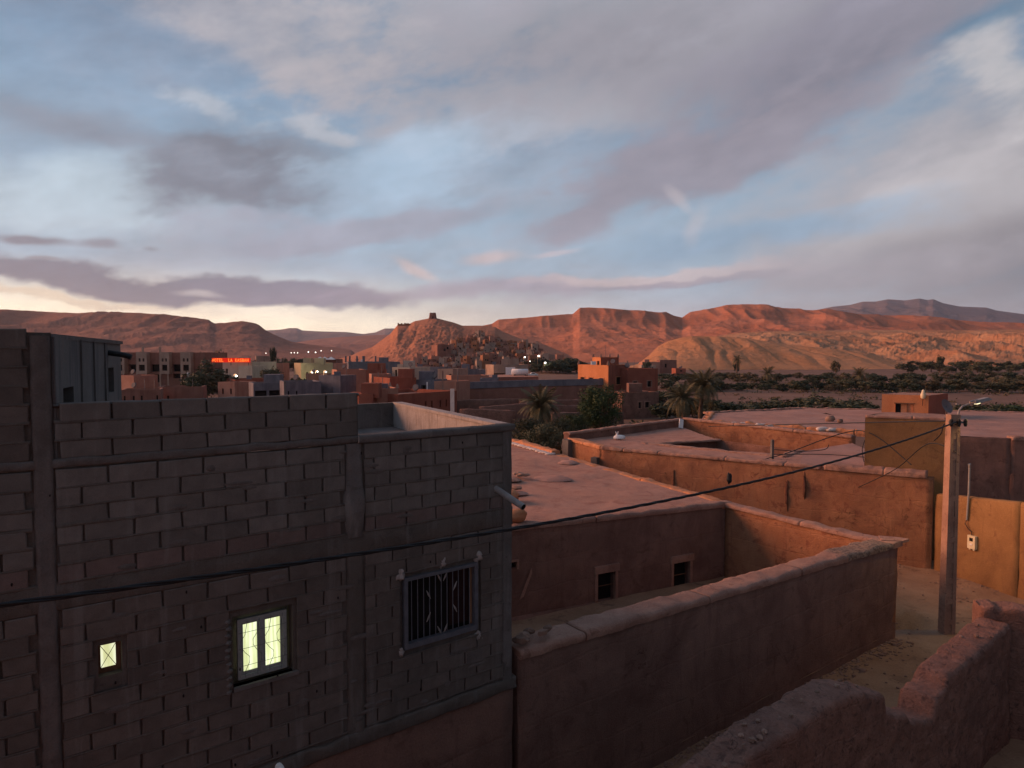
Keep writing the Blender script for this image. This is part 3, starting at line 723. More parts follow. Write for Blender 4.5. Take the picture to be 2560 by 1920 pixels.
# inner face: combed plaster with vertical ridges
rows_ = []
a = q0 - nS * .172; bL = (C1 - q0).length
for i in range(150):
    s = bL * i / 149; row = []
    for j in range(14):
        zz = -1.75 + (ZC - .03 + 1.75) * j / 13
        k = .010 * mnz(s * 22, zz * 2.2) + .006 * mnz(s * 50, zz * 4)
        p = a + dS * s - nS * (k + .004); row.append((p.x, p.y, H + zz))
    rows_.append(row)
par(link('inner_plaster', grid_mesh('inner_plaster', np.array(rows_), M['cement_pale']), bh))
pr('side_coping', [(q0.x + nS.x*.03, q0.y + nS.y*.03), (C1.x + nS.x*.03, C1.y + nS.y*.03), (C1.x - nS.x*.21, C1.y - nS.y*.21), (q0.x - nS.x*.21, q0.y - nS.y*.21)], ZC - .05, ZC + .004, M['cement_pale'])
pr('rear_wall', thickline(C1, LB, .17, 1), -8.4, ZC - .01, M['cement'])
pr('roof_slab', [tuple(C0 - WN*.15 - nS*.2), tuple(C1 - nS*.2), tuple(LB), tuple(WO + WD*Lw - WN*.15)], -1.95, -1.75, M['cement'])
T0 = Vector(W3(6.34, 0)[:2]); T1 = Vector((-6.90, 12.0)); dT = (T1 - T0).normalized(); nT = Vector((dT.y, -dT.x)); LT = (T1 - T0).length
mb = MB()
# the side of the stair tower: board-marked concrete with a square hole and a slot
ops = [(LT*.10, LT*.215, H - .63, H - .40), (LT*.73, LT*.84, H - .62, H - .02 - .2)]
facade(mb, (T0.x, T0.y), (T1.x, T1.y), H - 1.75, H + .215, ops, .14)
o = mb.build('tower_side', M['panel'], bh); par(o)
for k in range(len(ops)):
    a0, b0, c0, e0 = ops[k]
    q = MB(); A = T0 + dT * a0 - nT * .13; B = T0 + dT * b0 - nT * .13
    q.quad((A.x, A.y, c0), (B.x, B.y, c0), (B.x, B.y, e0), (A.x, A.y, e0)); par(q.build('opening', M['dark'], bh))
for k in (.0, .30, .48, .66):
    A = T0 + dT * (LT * k + .02)
    par(MB().prism([tuple(A - nT*.01), tuple(A + dT*.05 - nT*.01), tuple(A + dT*.05 + nT*.022), tuple(A + nT*.022)], H - 1.7, H + .19).build('board_rib', M['panel'], bh))
A = T0 - WN * .16; B = Vector(W3(Lw, 0)[:2])
pr('tower_roof', [tuple(T0 - WN*.17 + nT*.04), tuple(T1 + nT*.04), tuple(T1 + WD*3), tuple(B - WN*.17)], .17, .225, M['cement'])
pr('tower_rear', thickline(T1, T1 + WD * 3, .15, 1), -1.75, .18, M['cement'])
A = T0 + dT * LT * .74
par(MB().tube([(A.x, A.y, H + .02), (A.x + nT.x*.16 + .03, A.y + nT.y*.16, H - .01), (A.x + nT.x*.28 + .05, A.y + nT.y*.28, H - .05)], .045, 10).build('rain_spout', M['cable'], bh))
# drain pipe
a = Vector(W3(.36, -2.17, -.1)); b = Vector(W3(.24, -2.42, .62))
par(MB().tube([a, b], .052, 14, False).build('drain_pipe', M['pipe'], bh)); par(MB().tube([a, b], .044, 14, True).build('pipe_bore', M['dark'], bh))
# windows
def w_part(name, s0, s1, z0, z1, k0, k1, m, parent=bh):
    return wbox(s0, s1, z0, z1, k0, k1, name, m)
glow_m = curtain('lit_curtain', (.80, .86, .52), 1.0, 26.0)
# lit casement window
s0, s1, z0, z1 = 3.78, 4.42, -4.26, -3.46
win = empty('lit_window'); win.parent = bh; win.location = -bh_off
def wp(name, a, b, c, d, k0, k1, m):
    q = MB(); vs = [W3(s, z, k) for z in (c, d) for (s, k) in ((a, k1), (b, k1), (b, k0), (a, k0))]
    q.add(vs, [(0,1,2,3),(4,5,6,7),(0,1,5,4),(1,2,6,5),(2,3,7,6),(3,0,4,7)]); return q.build(name, m, win)
win['label'] = 'casement window glowing pale yellow green behind a curled grille'
for nm, a, b, c, d in [('frame', s0, s0+.05, z0, z1), ('frame', s1-.05, s1, z0, z1), ('frame', s0+.05, s1-.05, z0, z0+.05), ('frame', s0+.05, s1-.05, z1-.05, z1), ('mullion', 4.085, 4.135, z0+.05, z1-.05)]:
    wp(nm, a, b, c, d, -.14, -.08, M['frame'])
for a, b in ((s0+.05, 4.085), (4.135, s1-.05)):
    for nm, p, q, c, d in [('sash', a, a+.03, z0+.05, z1-.05), ('sash', b-.025, b, z0+.05, z1-.05), ('sash', a+.03, b-.025, z0+.05, z0+.09), ('sash', a+.03, b-.025, z1-.08, z1-.05)]:
        wp(nm, p, q, c, d, -.13, -.10, M['frame'])
    wp('pane', a+.03, b-.025, z0+.09, z1-.08, -.125, -.118, glow_m)
wp('backing', 3.70, 4.52, -4.32, -3.36, -.23, -.21, M['smear'])
g = MB()
def wtube(mbx, pts, r, k): mbx.tube([W3(s, z, k) for s, z in pts], r, 5)
for q in range(4):
    sx = s0 + .09 + q * .155
    g = MB(); wtube(g, [(sx, z0 + .03), (sx, z0 + .12), (sx - .05, z0 + .22), (sx - .055, z0 + .30), (sx, z0 + .36), (sx + .05, z0 + .44), (sx + .055, z0 + .52), (sx, z0 + .60), (sx - .03, z1 - .02)], .0035, -.045); g.build('grille_bar', M['metal'], win)
for zz in (z0 + .19, z0 + .42, z0 + .63):
    g = MB(); wtube(g, [(s0, zz), (s1, zz)], .003, -.045); g.build('grille_bar', M['metal'], win)
# rough broken jamb and sill of that opening
for q in range(11):
    zz = -4.34 + q * .092; b = MB(); p = W3(4.56 + random.uniform(-.01, .02), zz, -.0); b.blob(p, (.045, .045, .032), q, 5, 7); par(b.build('broken_jamb', M['cement'], bh))
wbox(3.66, 4.50, -4.35, -4.30, -.10, .035, 'sill', M['cement'])
# small lit window
win2 = empty('small_lit_window'); win2.parent = bh; win2.location = -bh_off; win2['label'] = 'tiny square window glowing pale yellow'
win = win2
wp('pane', 5.79, 5.945, -3.68, -3.41, -.15, -.14, curtain('lit_glass', (.80, .80, .52), .9, 12.0))
for a, b, c, d in [(5.73,5.79,-3.75,-3.35),(5.945,5.99,-3.75,-3.35),(5.79,5.945,-3.75,-3.68),(5.79,5.945,-3.41,-3.35)]: wp('frame', a, b, c, d, -.18, -.13, M['wood'])
for s_ in (1, -1):
    g = MB(); wtube(g, [(5.79, -3.545 - s_*.13), (5.8675, -3.545), (5.945, -3.545 + s_*.13)], .0035, -.13); g.build('cross_bar', M['wood'], win)
# barred window
win = empty('barred_window'); win.parent = bh; win.location = -bh_off; win['label'] = 'dark window behind a grey steel grille of upright bars'
s0, s1, z0, z1 = .72, 2.05, -4.45, -3.36
for a, b, c, d in [(s0, s0+.06, z0, z1), (s1-.06, s1, z0, z1), (s0+.06, s1-.06, z0, z0+.08), (s0+.06, s1-.06, z1-.05, z1)]: wp('frame', a, b, c, d, -.05, .045, M['metal'])
wp('pane', s0 + .02, s1 - .02, z0, z1, -.20, -.19, M['dark'])
wp('shutter', s0 + .06, s0 + .42, z0 + .09, z1 - .06, -.185, -.16, M['darkred'])
for q in range(11):
    sx = s0 + .14 + q * (s1 - s0 - .28) / 10; g = MB(); wtube(g, [(sx, z0 + .08), (sx, z1 - .05)], .008, .0); g.build('bar', M['metal'], win)
for (sx, zz, a_) in [(1.62,-3.70,1),(1.14,-3.66,-1),(1.62,-4.05,-1),(1.14,-4.02,1),(1.43,-3.47,1),(1.32,-3.47,-1),(1.43,-4.30,1),(1.32,-4.30,-1)]:
    g = MB(); g.tube([W3(sx - a_*.035, zz - .07, .012), W3(sx, zz, .016), W3(sx + a_*.035, zz + .07, .012)], [.004, .016, .004], 6); g.build('ornament', M['pipe'], win)
for k, (sx, zz, r_) in enumerate([(2.13, -3.30, .075), (1.38, -3.25, .06), (.70, -3.27, .065), (2.12, -4.47, .055), (.70, -4.56, .05), (.66, -4.63, .03)]):
    b = MB(); b.blob(W3(sx, zz, .0), (r_ * 1.15, r_ * .5, r_ * 1.25), k + 3, 9, 14, .9); par(b.build('plaster_blob', M['cement_pale'], bh, True))
wbox(.62, .92, -4.98, -4.80, -.01, .026, 'cement_patch', M['smear'])
# cement splashes down the face near the drain and white vent at the foot
b = MB(); p = at(696, 1915, 8.35); b.tube([p, p + Vector((.05, -.06, .0)), p + Vector((.09, -.12, -.04))], .045, 10); par(b.build('vent_pipe', M['white'], bh))
for k in range(16):
    s_, z_ = random.uniform(.3, 7), random.choice(rows)[0] + random.uniform(.05, .16)
    b = MB(); b.blob(W3(s_, z_, .022), (.012, .012, .022), k, 4, 6); par(b.build('chip', M['dark'], bh))

# smeared mortar left on the block face
rs_ = random.Random(44)
for k in range(64):
    s_, z_ = rs_.uniform(.35, 6.3), rs_.choice(rows)[0] + rs_.uniform(-.02, .2); rx_, rz_ = rs_.uniform(.05, .20), rs_.uniform(.02, .05)
    if any(o[0] - rx_ - .08 < s_ < o[1] + rx_ + .08 and o[2] - rz_ - .08 < z_ < o[3] + rz_ + .08 for o in openings) or z_ > ZC - .2: continue
    vs = [W3(s_, z_, .026)]; m_ = 22
    for ring, kk in ((.55, .0275), (1.0, .0195)):
        for j in range(m_):
            a_ = 2 * math.pi * j / m_; r_ = ring * (1 + .45 * mfb(math.cos(a_) * 1.6 + k, math.sin(a_) * 1.6, k, 3)); vs.append(W3(s_ + rx_ * r_ * math.cos(a_), z_ + rz_ * r_ * math.sin(a_), kk))
    fs = [(0, 1 + j, 1 + (j + 1) % m_) for j in range(m_)] + [(1 + j, 1 + m_ + j, 1 + m_ + (j + 1) % m_, 1 + (j + 1) % m_) for j in range(m_)]
    b = MB(); b.add(vs, fs); par(b.build('mortar_smear', M['smear'], bh, True))
# ------------------------------------------------------------------ red courtyard house along the alley
ha = empty('adobe_house'); tag(ha, 'low red adobe house with walled courtyard, two small windows and flat mud roof', 'house')
P0 = Vector((.10, 11.45)); P1 = Vector((11.35, 19.80)); P2 = Vector((8.05, 24.7))
zA0, zA1 = H - 5.12, H - 5.52
sweep_wall('front_wall', P0, P1, zA0 - .06, zA1 - .06, .48, M['adobe'], ha, seed=1, amp=.045)
coping(P0, P1 - (P1 - P0) * .215, zA0 - .10, zA1 - .10 + .08, .05, .56, .16, M['coping'], ha, cuts=(.14, .47, .80), seed=2, amp=.035)
coping(P0 + (P1 - P0) * .787, P1, zA0 - .10 - .32, zA1 - .12, .06, .62, .15, M['coping_grit'], ha, seed=3, amp=.05)
sweep_wall('side_wall', P1, P2, zA1 - .06, H - 5.48, .35, M['adobe_orange'], ha, seed=5, amp=.03)
coping(P1 + (P2 - P1) * -.02, P2, zA1 - .10, H - 5.53, .05, .42, .13, M['coping'], ha, cuts=(.5,), seed=6, amp=.03)
b = MB(); n = (P1 - P0).normalized()
b.prism([(P1.x - .45, P1.y + .02), (P1.x + .1, P1.y - .1), (P1.x + .42, P1.y + .12), (P1.x + .2, P1.y + .32), (P1.x - .3, P1.y + .5)], zA1 - .02, zA1 + .05); b.build('corner_slab', M['coping'], ha)
# window wall, facing the courtyard
Q0 = Vector((-6.0, 17.35)); zR0, zR1 = H - 5.12, H - 5.44
LQ = (P2 - Q0).length; dQ = (P2 - Q0) / LQ; nQ = Vector((dQ.y, -dQ.x))
def sQ(u):   # distance along the window wall of a picture column
    k = (u - CX) / F; return (k * Q0.y - Q0.x) / (dQ.x - k * dQ.y)
def zQ(u, v):
    s = sQ(u); Y = Q0.y + dQ.y * s; return at(u, v, Y).z
wA = []
for (ul, ur, vt, vb) in [(1496, 1541, 1430, 1503), (1688, 1730, 1404, 1474)]:
    wA.append((sQ(ul), sQ(ur), zQ((ul + ur) / 2, vb), zQ((ul + ur) / 2, vt)))
wA.append((sQ(1268), sQ(1292), zQ(1286, 1420), zQ(1286, 1404)))
mb = MB(); facade(mb, Q0, P2, -.2, zR1 - .1, wA, .28)
# subdivided uneven plaster face laid on the wall
def rough_facade(name, p0, p1, z0, z1fn, ops, matl, parent, amp=.03, seg=.22, seed=0, depth=.28, zs_seg=.25):
    p0 = Vector(p0); p1 = Vector(p1); L = (p1 - p0).length; d = (p1 - p0) / L; n = Vector((d.y, -d.x))
    ss = sorted(set(list(np.linspace(0, L, int(L / seg) + 1)) + [o[0] for o in ops] + [o[1] for o in ops]))
    zt = max(z1fn(0), z1fn(L)); zs = sorted(set(list(np.linspace(z0, zt, int((zt - z0) / zs_seg) + 1)) + [o[2] for o in ops] + [o[3] for o in ops]))
    b = MB(); idx = {}
    def V(i, j):
        if (i, j) not in idx:
            s, z = ss[i], zs[j]; zm = max([o[3] for o in ops] + [z0]); z = zm + (z - zm) * ((z1fn(s) - zm) / (zt - zm)) if z > zm else z
            a = amp * 2 * mfb(s * .8 + seed, z * .8, seed, 4) + amp * .6 * mfb(s * 4 + seed, z * 4, seed, 3)
            idx[(i, j)] = len(b.v); b.v.append((p0.x + d.x * s + n.x * a, p0.y + d.y * s + n.y * a, z))
        return idx[(i, j)]
    for i in range(len(ss) - 1):
        for j in range(len(zs) - 1):
            ms, mz = (ss[i] + ss[i+1]) / 2, (zs[j] + zs[j+1]) / 2
            if any(o[0] < ms < o[1] and o[2] < mz < o[3] for o in ops): continue
            b.f.append((V(i, j), V(i + 1, j), V(i + 1, j + 1), V(i, j + 1)))
    P = lambda s, z, k=0.0: (p0.x + d.x * s - n.x * k, p0.y + d.y * s - n.y * k, z)
    for (a, c, e, f) in [o[:4] for o in ops]:
        for q in ((P(a, e, -.02), P(a, f, -.02), P(a, f, depth), P(a, e, depth)), (P(c, f, -.02), P(c, e, -.02), P(c, e, depth), P(c, f, depth)), (P(a, f, -.02), P(c, f, -.02), P(c, f, depth), P(a, f, depth)), (P(c, e, -.02), P(a, e, -.02), P(a, e, depth), P(c, e, depth))): b.quad(*q)
    return b.build(name, matl, parent, True), P
_, PQ = rough_facade('window_wall', Q0, P2, -.2, lambda s: zR0 + (zR1 - zR0) * s / LQ - .02, wA, M['adobe'], ha, seed=4)
for k, (a, c, e, f) in enumerate(wA):
    w = empty('window'); w.parent = ha
    q = MB(); q.quad(PQ(a, e, .25), PQ(c, e, .25), PQ(c, f, .25), PQ(a, f, .25)); q.build('pane', M['dark'], w)
    def wb(nm, s0, s1, z0, z1, k0, k1, m):
        b = MB(); b.add([PQ(s, z, kk) for z in (z0, z1) for (s, kk) in ((s0, k0), (s1, k0), (s1, k1), (s0, k1))], [(0,1,2,3),(4,5,6,7),(0,1,5,4),(1,2,6,5),(2,3,7,6),(3,0,4,7)]); b.build(nm, m, w)
    fw = .10 if k < 2 else .06
    wb('jamb', a - fw, a + .005, e - .04, f, -.045, .1, M['coping']); wb('jamb', c - .005, c + fw, e - .04, f, -.045, .1, M['coping'])
    if k < 2:
        wb('lintel', a - fw - .04, c + fw + .04, f, f + .24, -.08, .1, M['coping']); wb('sill', a - fw, c + fw, e - .09, e - .04, -.07, .1, M['coping'])
        b = MB(); wb('cross_bar', a, c, (e + f) / 2 - .012, (e + f) / 2 + .012, .12, .15, M['wood'])
    else: wb('lintel', a - fw, c + fw, f, f + .06, -.045, .1, M['coping'])
# plinth and plaster scar at the foot of the window wall, courtyard floor
b = MB(); b.add([PQ(0, -.2, 0), PQ(LQ, -.2, 0), PQ(LQ, -.2, -.30), PQ(0, -.2, -.30), PQ(0, zQ(1290, 1528), 0), PQ(LQ, zQ(1480, 1505) - .15, 0), PQ(LQ, zQ(1480, 1505) - .25, -.28), PQ(0, zQ(1290, 1528) - .1, -.28)], [(0,1,2,3),(4,5,6,7),(0,1,5,4),(1,2,6,5),(2,3,7,6),(3,0,4,7)]); b.build('plinth', M['adobe_brown'], ha)
sc = MB(); s_ = sQ(1300); sc.add([PQ(s_ - .05, zQ(1300, 1500), -.035), PQ(s_ + .12, zQ(1300, 1492), -.035), PQ(sQ(1330), zQ(1330, 1432), -.035), PQ(sQ(1328), zQ(1328, 1418), -.035)], [(0,1,2,3)]); sc.build('plaster_scar', M['coping'], ha)
roofquad('courtyard_floor', (P0.x, P0.y, .22), (P1.x, P1.y, .22), (P2.x, P2.y, .3), (Q0.x + 3, Q0.y + 1.5, .3), M['alley'], ha, 30, 20, .06, 3)
# roof
R2 = at(1398, 1136, 34.4); R3 = at(1290, 1101, 39.0); R3.z = R2.z + .02; Rl = Vector((-9, 33, R2.z))
roofquad('roof', (Q0.x, Q0.y, zR0), (P2.x, P2.y, zR1), (R2.x, R2.y, R2.z), (Rl.x, Rl.y, Rl.z), M['roof'], ha, 70, 70, .07, 8)
roofquad('roof', (Rl.x, Rl.y, Rl.z), (R2.x, R2.y, R2.z), (R3.x, R3.y, R3.z), (Rl.x - 1, Rl.y + 5, Rl.z), M['roof'], ha, 30, 20, .05, 9)
coping(Q0, P2, zR0 - .10, zR1 - .10, .07, .35, .17, M['coping'], ha, cuts=(.3, .62), seed=12, amp=.035, name='roof_lip')
coping(P2, Vector((R2.x, R2.y)), zR1 - .16, R2.z - .14, .06, .45, .21, M['orange_curb'], ha, cuts=(.4,), seed=13, amp=.04, name='roof_lip')
coping(Vector((R2.x, R2.y)), Vector((R3.x, R3.y)), R2.z - .1, R3.z - .08, .05, .42, .36, M['orange_curb'], ha, seed=14, amp=.04, name='roof_curb')
coping(Vector((R3.x, R3.y)), Vector((R3.x - 6, R3.y + 1)), R3.z - .1, R3.z - .08, .05, .42, .36, M['orange_curb'], ha, seed=15, amp=.04, name='roof_curb')
b = MB(); d_ = (R3 - R2).normalized(); nn = Vector((-d_.y, d_.x, 0))
for k in range(14):
    p = R2 + (R3 - R2) * (k / 14) * 1.0 + nn * .50; b.blob((p.x, p.y, p.z + .06), (.30, .14, .06), k, 5, 7, .5)
b.build('lime_line', M['white_patch'], ha, True)
sweep_wall('back_wall', Vector((R2.x, R2.y)), Vector((P2.x, P2.y)) , R2.z - .1, zR1 - .2, -.3, M['adobe_brown'], ha, seed=16, seg=.5) if False else None
b = MB(); b.prism([(P2.x - .05, P2.y), (R2.x - .05, R2.y), (R2.x - .35, R2.y - .1), (P2.x - .35, P2.y - .1)], -.3, R2.z - .45); b.build('outer_wall', M['adobe_orange'], ha)
# roof scraps near the grey house: orange parapet stub with broken bits
for k, (u, v, w_, m_) in enumerate([(1300, 1290, .45, 'orange_curb'), (1288, 1258, .3, 'orange_curb')]):
    p = at(u, v, 21.0 + k * 3); b = MB(); b.blob((p.x - .15, p.y, zR0 + .10), (w_, .35, .2), k, 7, 10, .5); b.build('broken_curb', M[m_], ha, True)
for k, (u, v, Y) in enumerate([(1292, 1258, 25.2), (1303, 1222, 28.0), (1312, 1226, 28.0), (1295, 1218, 28.3)]):
    p = at(u, v, Y); b = MB(); b.blob((0, 0, .06), (.22, .16, .07), k + 4, 6, 8, .5)
    o = b.build('broken_slab', M['rubble'], None); o.location = (p.x, p.y, H - 5.08 + .02)
    tag(o, ['flat broken slab lying on the red roof close to the grey house corner', 'broken slab on the red roof just above the drain pipe, left piece', 'broken slab on the red roof just above the drain pipe, right piece', 'small broken slab on the red roof beside the grey corner column'][k], 'slab', 'broken slabs on the mud roof')
for k, (u, v) in enumerate([(1296, 1590), (1312, 1583), (1328, 1588), (1290, 1604), (1322, 1598)]):
    s_ = .18 + k * .12; p = P0 + (P1 - P0).normalized() * (.15 + .17 * k) + Vector((-.6, .8)) * (.12 + .1 * (k % 3))
    b = MB(); b.blob((0, 0, 0), (.15 - .015 * k, .10, .055), k + 9, 6, 8, .5); o = b.build('loose_stone', M['rubble'], None); o.location = (p.x, p.y, zA0 + .15); o.rotation_euler = (.2, .1 * k, k)
    tag(o, 'flat loose stone on the courtyard wall end beside the grey house', 'stone', 'stones on the courtyard wall')

# ------------------------------------------------------------------ orange-brown house behind, with sunken yard
hb = empty('flat_roofed_house'); tag(hb, 'long orange brown adobe house with ragged roof edge, sunken yard and rooftop cables', 'house')
B0 = Vector((16.35, 26.2)); B2 = Vector((3.15, 37.6)); B3 = at(1708, 1066, 45.6); B3 = Vector((11.5, 45.6)); B4 = Vector((18.6, 37.0))
zB = H - 4.80
Bm = at(1500, 1130, 34.9)
Bm = Vector((4.55, 34.6))
sweep_wall('front_wall', Bm, B0, zB - .02, zB - .0, .5, M['adobe_orange'], hb, seed=21, amp=.06, rnd=.10, topfn=lambda s: .09 * mnz(s * .8, 5.5) + .05 * mnz(s * 2.3, 1.5))
coping(Bm, Bm + (B0 - Bm) * .72, zB - .04, zB - .04, .07, .5, .14, M['coping'], hb, cuts=(.12, .30, .61, .86), seed=22, amp=.045)
coping(Bm + (B0 - Bm) * .73, Bm + (B0 - Bm) * .985, zB - .03, zB - .02, .10, .6, .26, M['coping'], hb, cuts=(.6,), seed=23, amp=.05)
sweep_wall('side_wall', B2, Bm, zB + .05, zB - .02, .5, M['adobe_orange'], hb, seed=24, amp=.05, topfn=lambda s: .1 * mnz(s * 1.1, 8.5))
coping(B2, Bm, zB + .03, zB - .04, .07, .5, .15, M['orange_curb'], hb, cuts=(.5,), seed=25, amp=.045)
b = MB(); b.box((B2.x - .05, B2.y - .25, (zB + .1) / 2), (.42, .5, zB + .1), .6); b.build('corner_post', M['cement'], hb)
b = MB(); q = Bm + (B2 - Bm) * .10; b.box((q.x - .12, q.y - .15, zB / 2 - .25), (.35, .35, zB - .5), .9); b.build('corner_post', M['cement'], hb)
sweep_wall('rear_wall', B2, B3, zB + .38, zB + .42, .35, M['adobe_brown'], hb, seed=26, amp=.04, zb=H - 8, topfn=lambda s: .07 * mnz(s * .7, 2.5))
coping(B2, B3, zB + .34, zB + .38, .06, .4, .12, M['coping'], hb, cuts=(.4, .75), seed=27, amp=.04)
sweep_wall('yard_wall', B3, B4, zB + .42, zB + .25, .4, M['adobe_orange'], hb, seed=28, amp=.05, zb=H - 8.3)
coping(B3, B4, zB + .40, zB + .23, .06, .5, .14, M['coping'], hb, cuts=(.35, .7), seed=29, amp=.035)
# roof round the yard
def L2(a, b, t): return a + (b - a) * t
def v3(p, z): return (p.x, p.y, z)
def BL(s, t):      # bilinear over the house plan: s along the front (left to right), t from front to back
    return L2(L2(Bm, B0, s), L2(B2 if False else L2(B2, B3, .0), B4, 0) if False else L2(L2(B2, B3, .45), B4, s), t)
zr = zB - .06
F0, F1 = Bm, B0
Y0, Y1, Y2, Y3 = at(1600, 1108, 37.0), at(1965, 1142, 32.2), at(1900, 1120, 36.4), at(1790, 1098, 39.6)
Y0 = Vector((atz(1602, 1109, zr).x, atz(1602, 1109, zr).y)); Y1 = Vector(atz(1962, 1143, zr)[:2]); Y2 = Vector(atz(2010, 1126, zr)[:2]); Y3 = Vector(atz(1790, 1098, zr)[:2])
def rq(a, b, c, d, m, seed): roofquad('roof', v3(a, zr), v3(b, zr), v3(c, zr), v3(d, zr), m, hb, 36, 24, .05, seed)
rq(L2(Bm, B0, 0), L2(Bm, B0, .66), Y1, Y0, M['roof'], 31)
rq(L2(Bm, B0, 0), Y0, L2(B2, B3, .35), B2, M['roof'], 32)
rq(Y0, Y3, L2(B2, B3, .98), L2(B2, B3, .35), M['roof'], 33)
rq(L2(Bm, B0, .66), B0, B4, Y2, M['roof_grey'], 34)
b = MB(); b.add([v3(L2(Bm, B0, .66), zr - .01), v3(Y2, zr - .01), v3(Y1, zr - .01)], [(0,1,2)]); b.build('roof_edge', M['roof'], hb)
b = MB()
for p, q in ((Y0, Y1), (Y1, Y2), (Y2, Y3), (Y3, Y0)): b.quad(v3(p, zr - .02), v3(q, zr - .02), v3(q, .4), v3(p, .4))
b.build('yard_walls', M['adobe_brown'], hb)
b = MB(); b.quad(v3(Y0, .45), v3(Y1, .45), v3(Y2, .45), v3(Y3, .45)); b.build('yard_floor', M['alley'], hb)
for (p, q, sd_) in ((Y0, Y1, 36), (Y3, Y0, 37), (Y1, Y2, 38)): coping(p, q, zr - .04, zr - .04, .04, .4, .10, M['coping'], hb, seed=sd_, amp=.04, name='yard_edge')
p = at(1930, 1152, 31.4); b = MB(); b.box((p.x, p.y, zB + .35), (.12, .12, .95), .3); b.build('rooftop_post', M['cement'], hb)
# drain notches and long stains as real gutters
for (u, v0, v1, r_) in [(1972, 1212, 1240, .06), (2016, 1192, 1222, .06), (1686, 1186, 1208, .04)]:
    pp = atz(u, v0, zB - .4); t = ((pp.x - Bm.x) * (B0.x - Bm.x) + (pp.y - Bm.y) * (B0.y - Bm.y)) / (B0 - Bm).length_squared
    q = L2(Bm, B0, (u - 1500) / 870.0 * 1.0 if False else min(.98, max(.02, t))); dn = (B0 - Bm).normalized(); nb = Vector((dn.y, -dn.x))
    # find the wall point under this column
    k = (u - CX) / F; s = (k * Bm.y - Bm.x) / (dn.x - k * dn.y); q = Bm + dn * s
    Yq = q.y; b = MB()
    z0_, z1_ = at(u, v1, Yq).z, at(u, v0, Yq).z
    b.blob((q.x - nb.x * .02, q.y - nb.y * .02, (z0_ + z1_) / 2 - .2), (r_ * .8, .09, (z1_ - z0_) / 2 + .3), int(u), 12, 10, .9); b.build('drain_scar', M['scar'], hb, True)
# white tied bag, leaning white slab on that roof
p = atz(1548, 1099, zr + .02); bag = MB(); bag.blob((0, 0, .13), (.34, .22, .14), 3, 8, 12, .35); bag.blob((-.12, 0, .30), (.07, .07, .07), 5, 6, 8, .3)
bag.tube([(-.16, 0, .33), (-.20, 0, .46)], [.035, .012], 7); bag.tube([(-.08, 0, .33), (-.06, .02, .47)], [.035, .012], 7)
o = bag.build('tied_bag', M['white'], None, True); o.location = p; tag(o, 'white plastic bag with two tied ears lying on the mud roof', 'bag')
p = at(1702, 1078, 44.2); b = MB(); b.box((0, 0, .3), (.3, .06, .6)); o = b.build('leaning_slab', M['white'], None); o.location = (p.x, p.y, zr + .03); o.rotation_euler = (-.3, .25, .3); tag(o, 'small pale slab leaning in the roof corner', 'slab')

# ------------------------------------------------------------------ ochre street wall on the right
wc = empty('street_wall'); tag(wc, 'ochre plastered street wall behind the concrete pole', 'wall')
Cc = Vector((16.45, 26.2)); C2 = Vector((17.35, 23.0)); C3 = Vector((20.5, 12.0))
sweep_wall('wall', Cc, C2, H - 5.42, H - 5.05, .35, M['adobe_yellow'], wc, seed=41, amp=.03)
sweep_wall('wall', C2, C3, H - 5.05, H - 5.0, .35, M['adobe_yellow'], wc, seed=42, amp=.03)
dn = (C2 - Cc).normalized(); nc = Vector((dn.y, -dn.x))
if nc.x > 0: nc = -nc
def onC(u, v, k=.0):
    kk = (u - CX) / F; d = (C3 - C2).normalized() if False else dn
    s = (kk * Cc.y - Cc.x) / (d.x - kk * d.y); q = Cc + d * s
    return Vector((q.x + nc.x * k, q.y + nc.y * k, at(u, v, q.y).z))
mbx = empty('electric_meter'); c = onC(2447, 1355, .06); mbx.location = c; rzc = math.atan2(dn.y, dn.x); mbx.rotation_euler = (0, 0, rzc)
tag(mbx, 'cream electric meter box with dark display fixed to the ochre wall', 'meter box')
def lb(nm, cc, sz, m, parent): b = MB(); b.box(cc, sz); return b.build(nm, m, parent)
lb('case', (0, 0, 0), (.30, .12, .48), M['cream'], mbx); lb('display', (0, -.065, .10), (.13, .012, .12), M['dark'], mbx); lb('switch', (0, -.065, -.08), (.08, .03, .05), M['white'], mbx); lb('lug', (-.08, 0, -.265), (.06, .06, .05), M['cream'], mbx); lb('lug', (.08, 0, -.265), (.06, .06, .05), M['cream'], mbx)
cd = MB(); cd.tube([onC(2434, 1165, .05), onC(2434, 1230, .05), onC(2431, 1300, .05)], .035, 8); o = cd.build('conduit', M['pipe'], None); tag(o, 'upright grey conduit rising above the ochre wall', 'conduit')
b = MB(); p = onC(2434, 1168, .05); b.tube([p, p + Vector((-.03, -.05, .12)), p + Vector((-.1, -.1, .1))], .04, 8); b.build('conduit_hood', M['pipe'], o)
cd = MB(); cd.tube([onC(2431, 1300, .05), onC(2428, 1308, .08), onC(2436, 1322, .06), onC(2444, 1330, .05), onC(2445, 1340, .05)], .014, 6); o = cd.build('meter_wire', M['cable'], None); tag(o, 'short dark wire from conduit down to the meter box', 'wire')

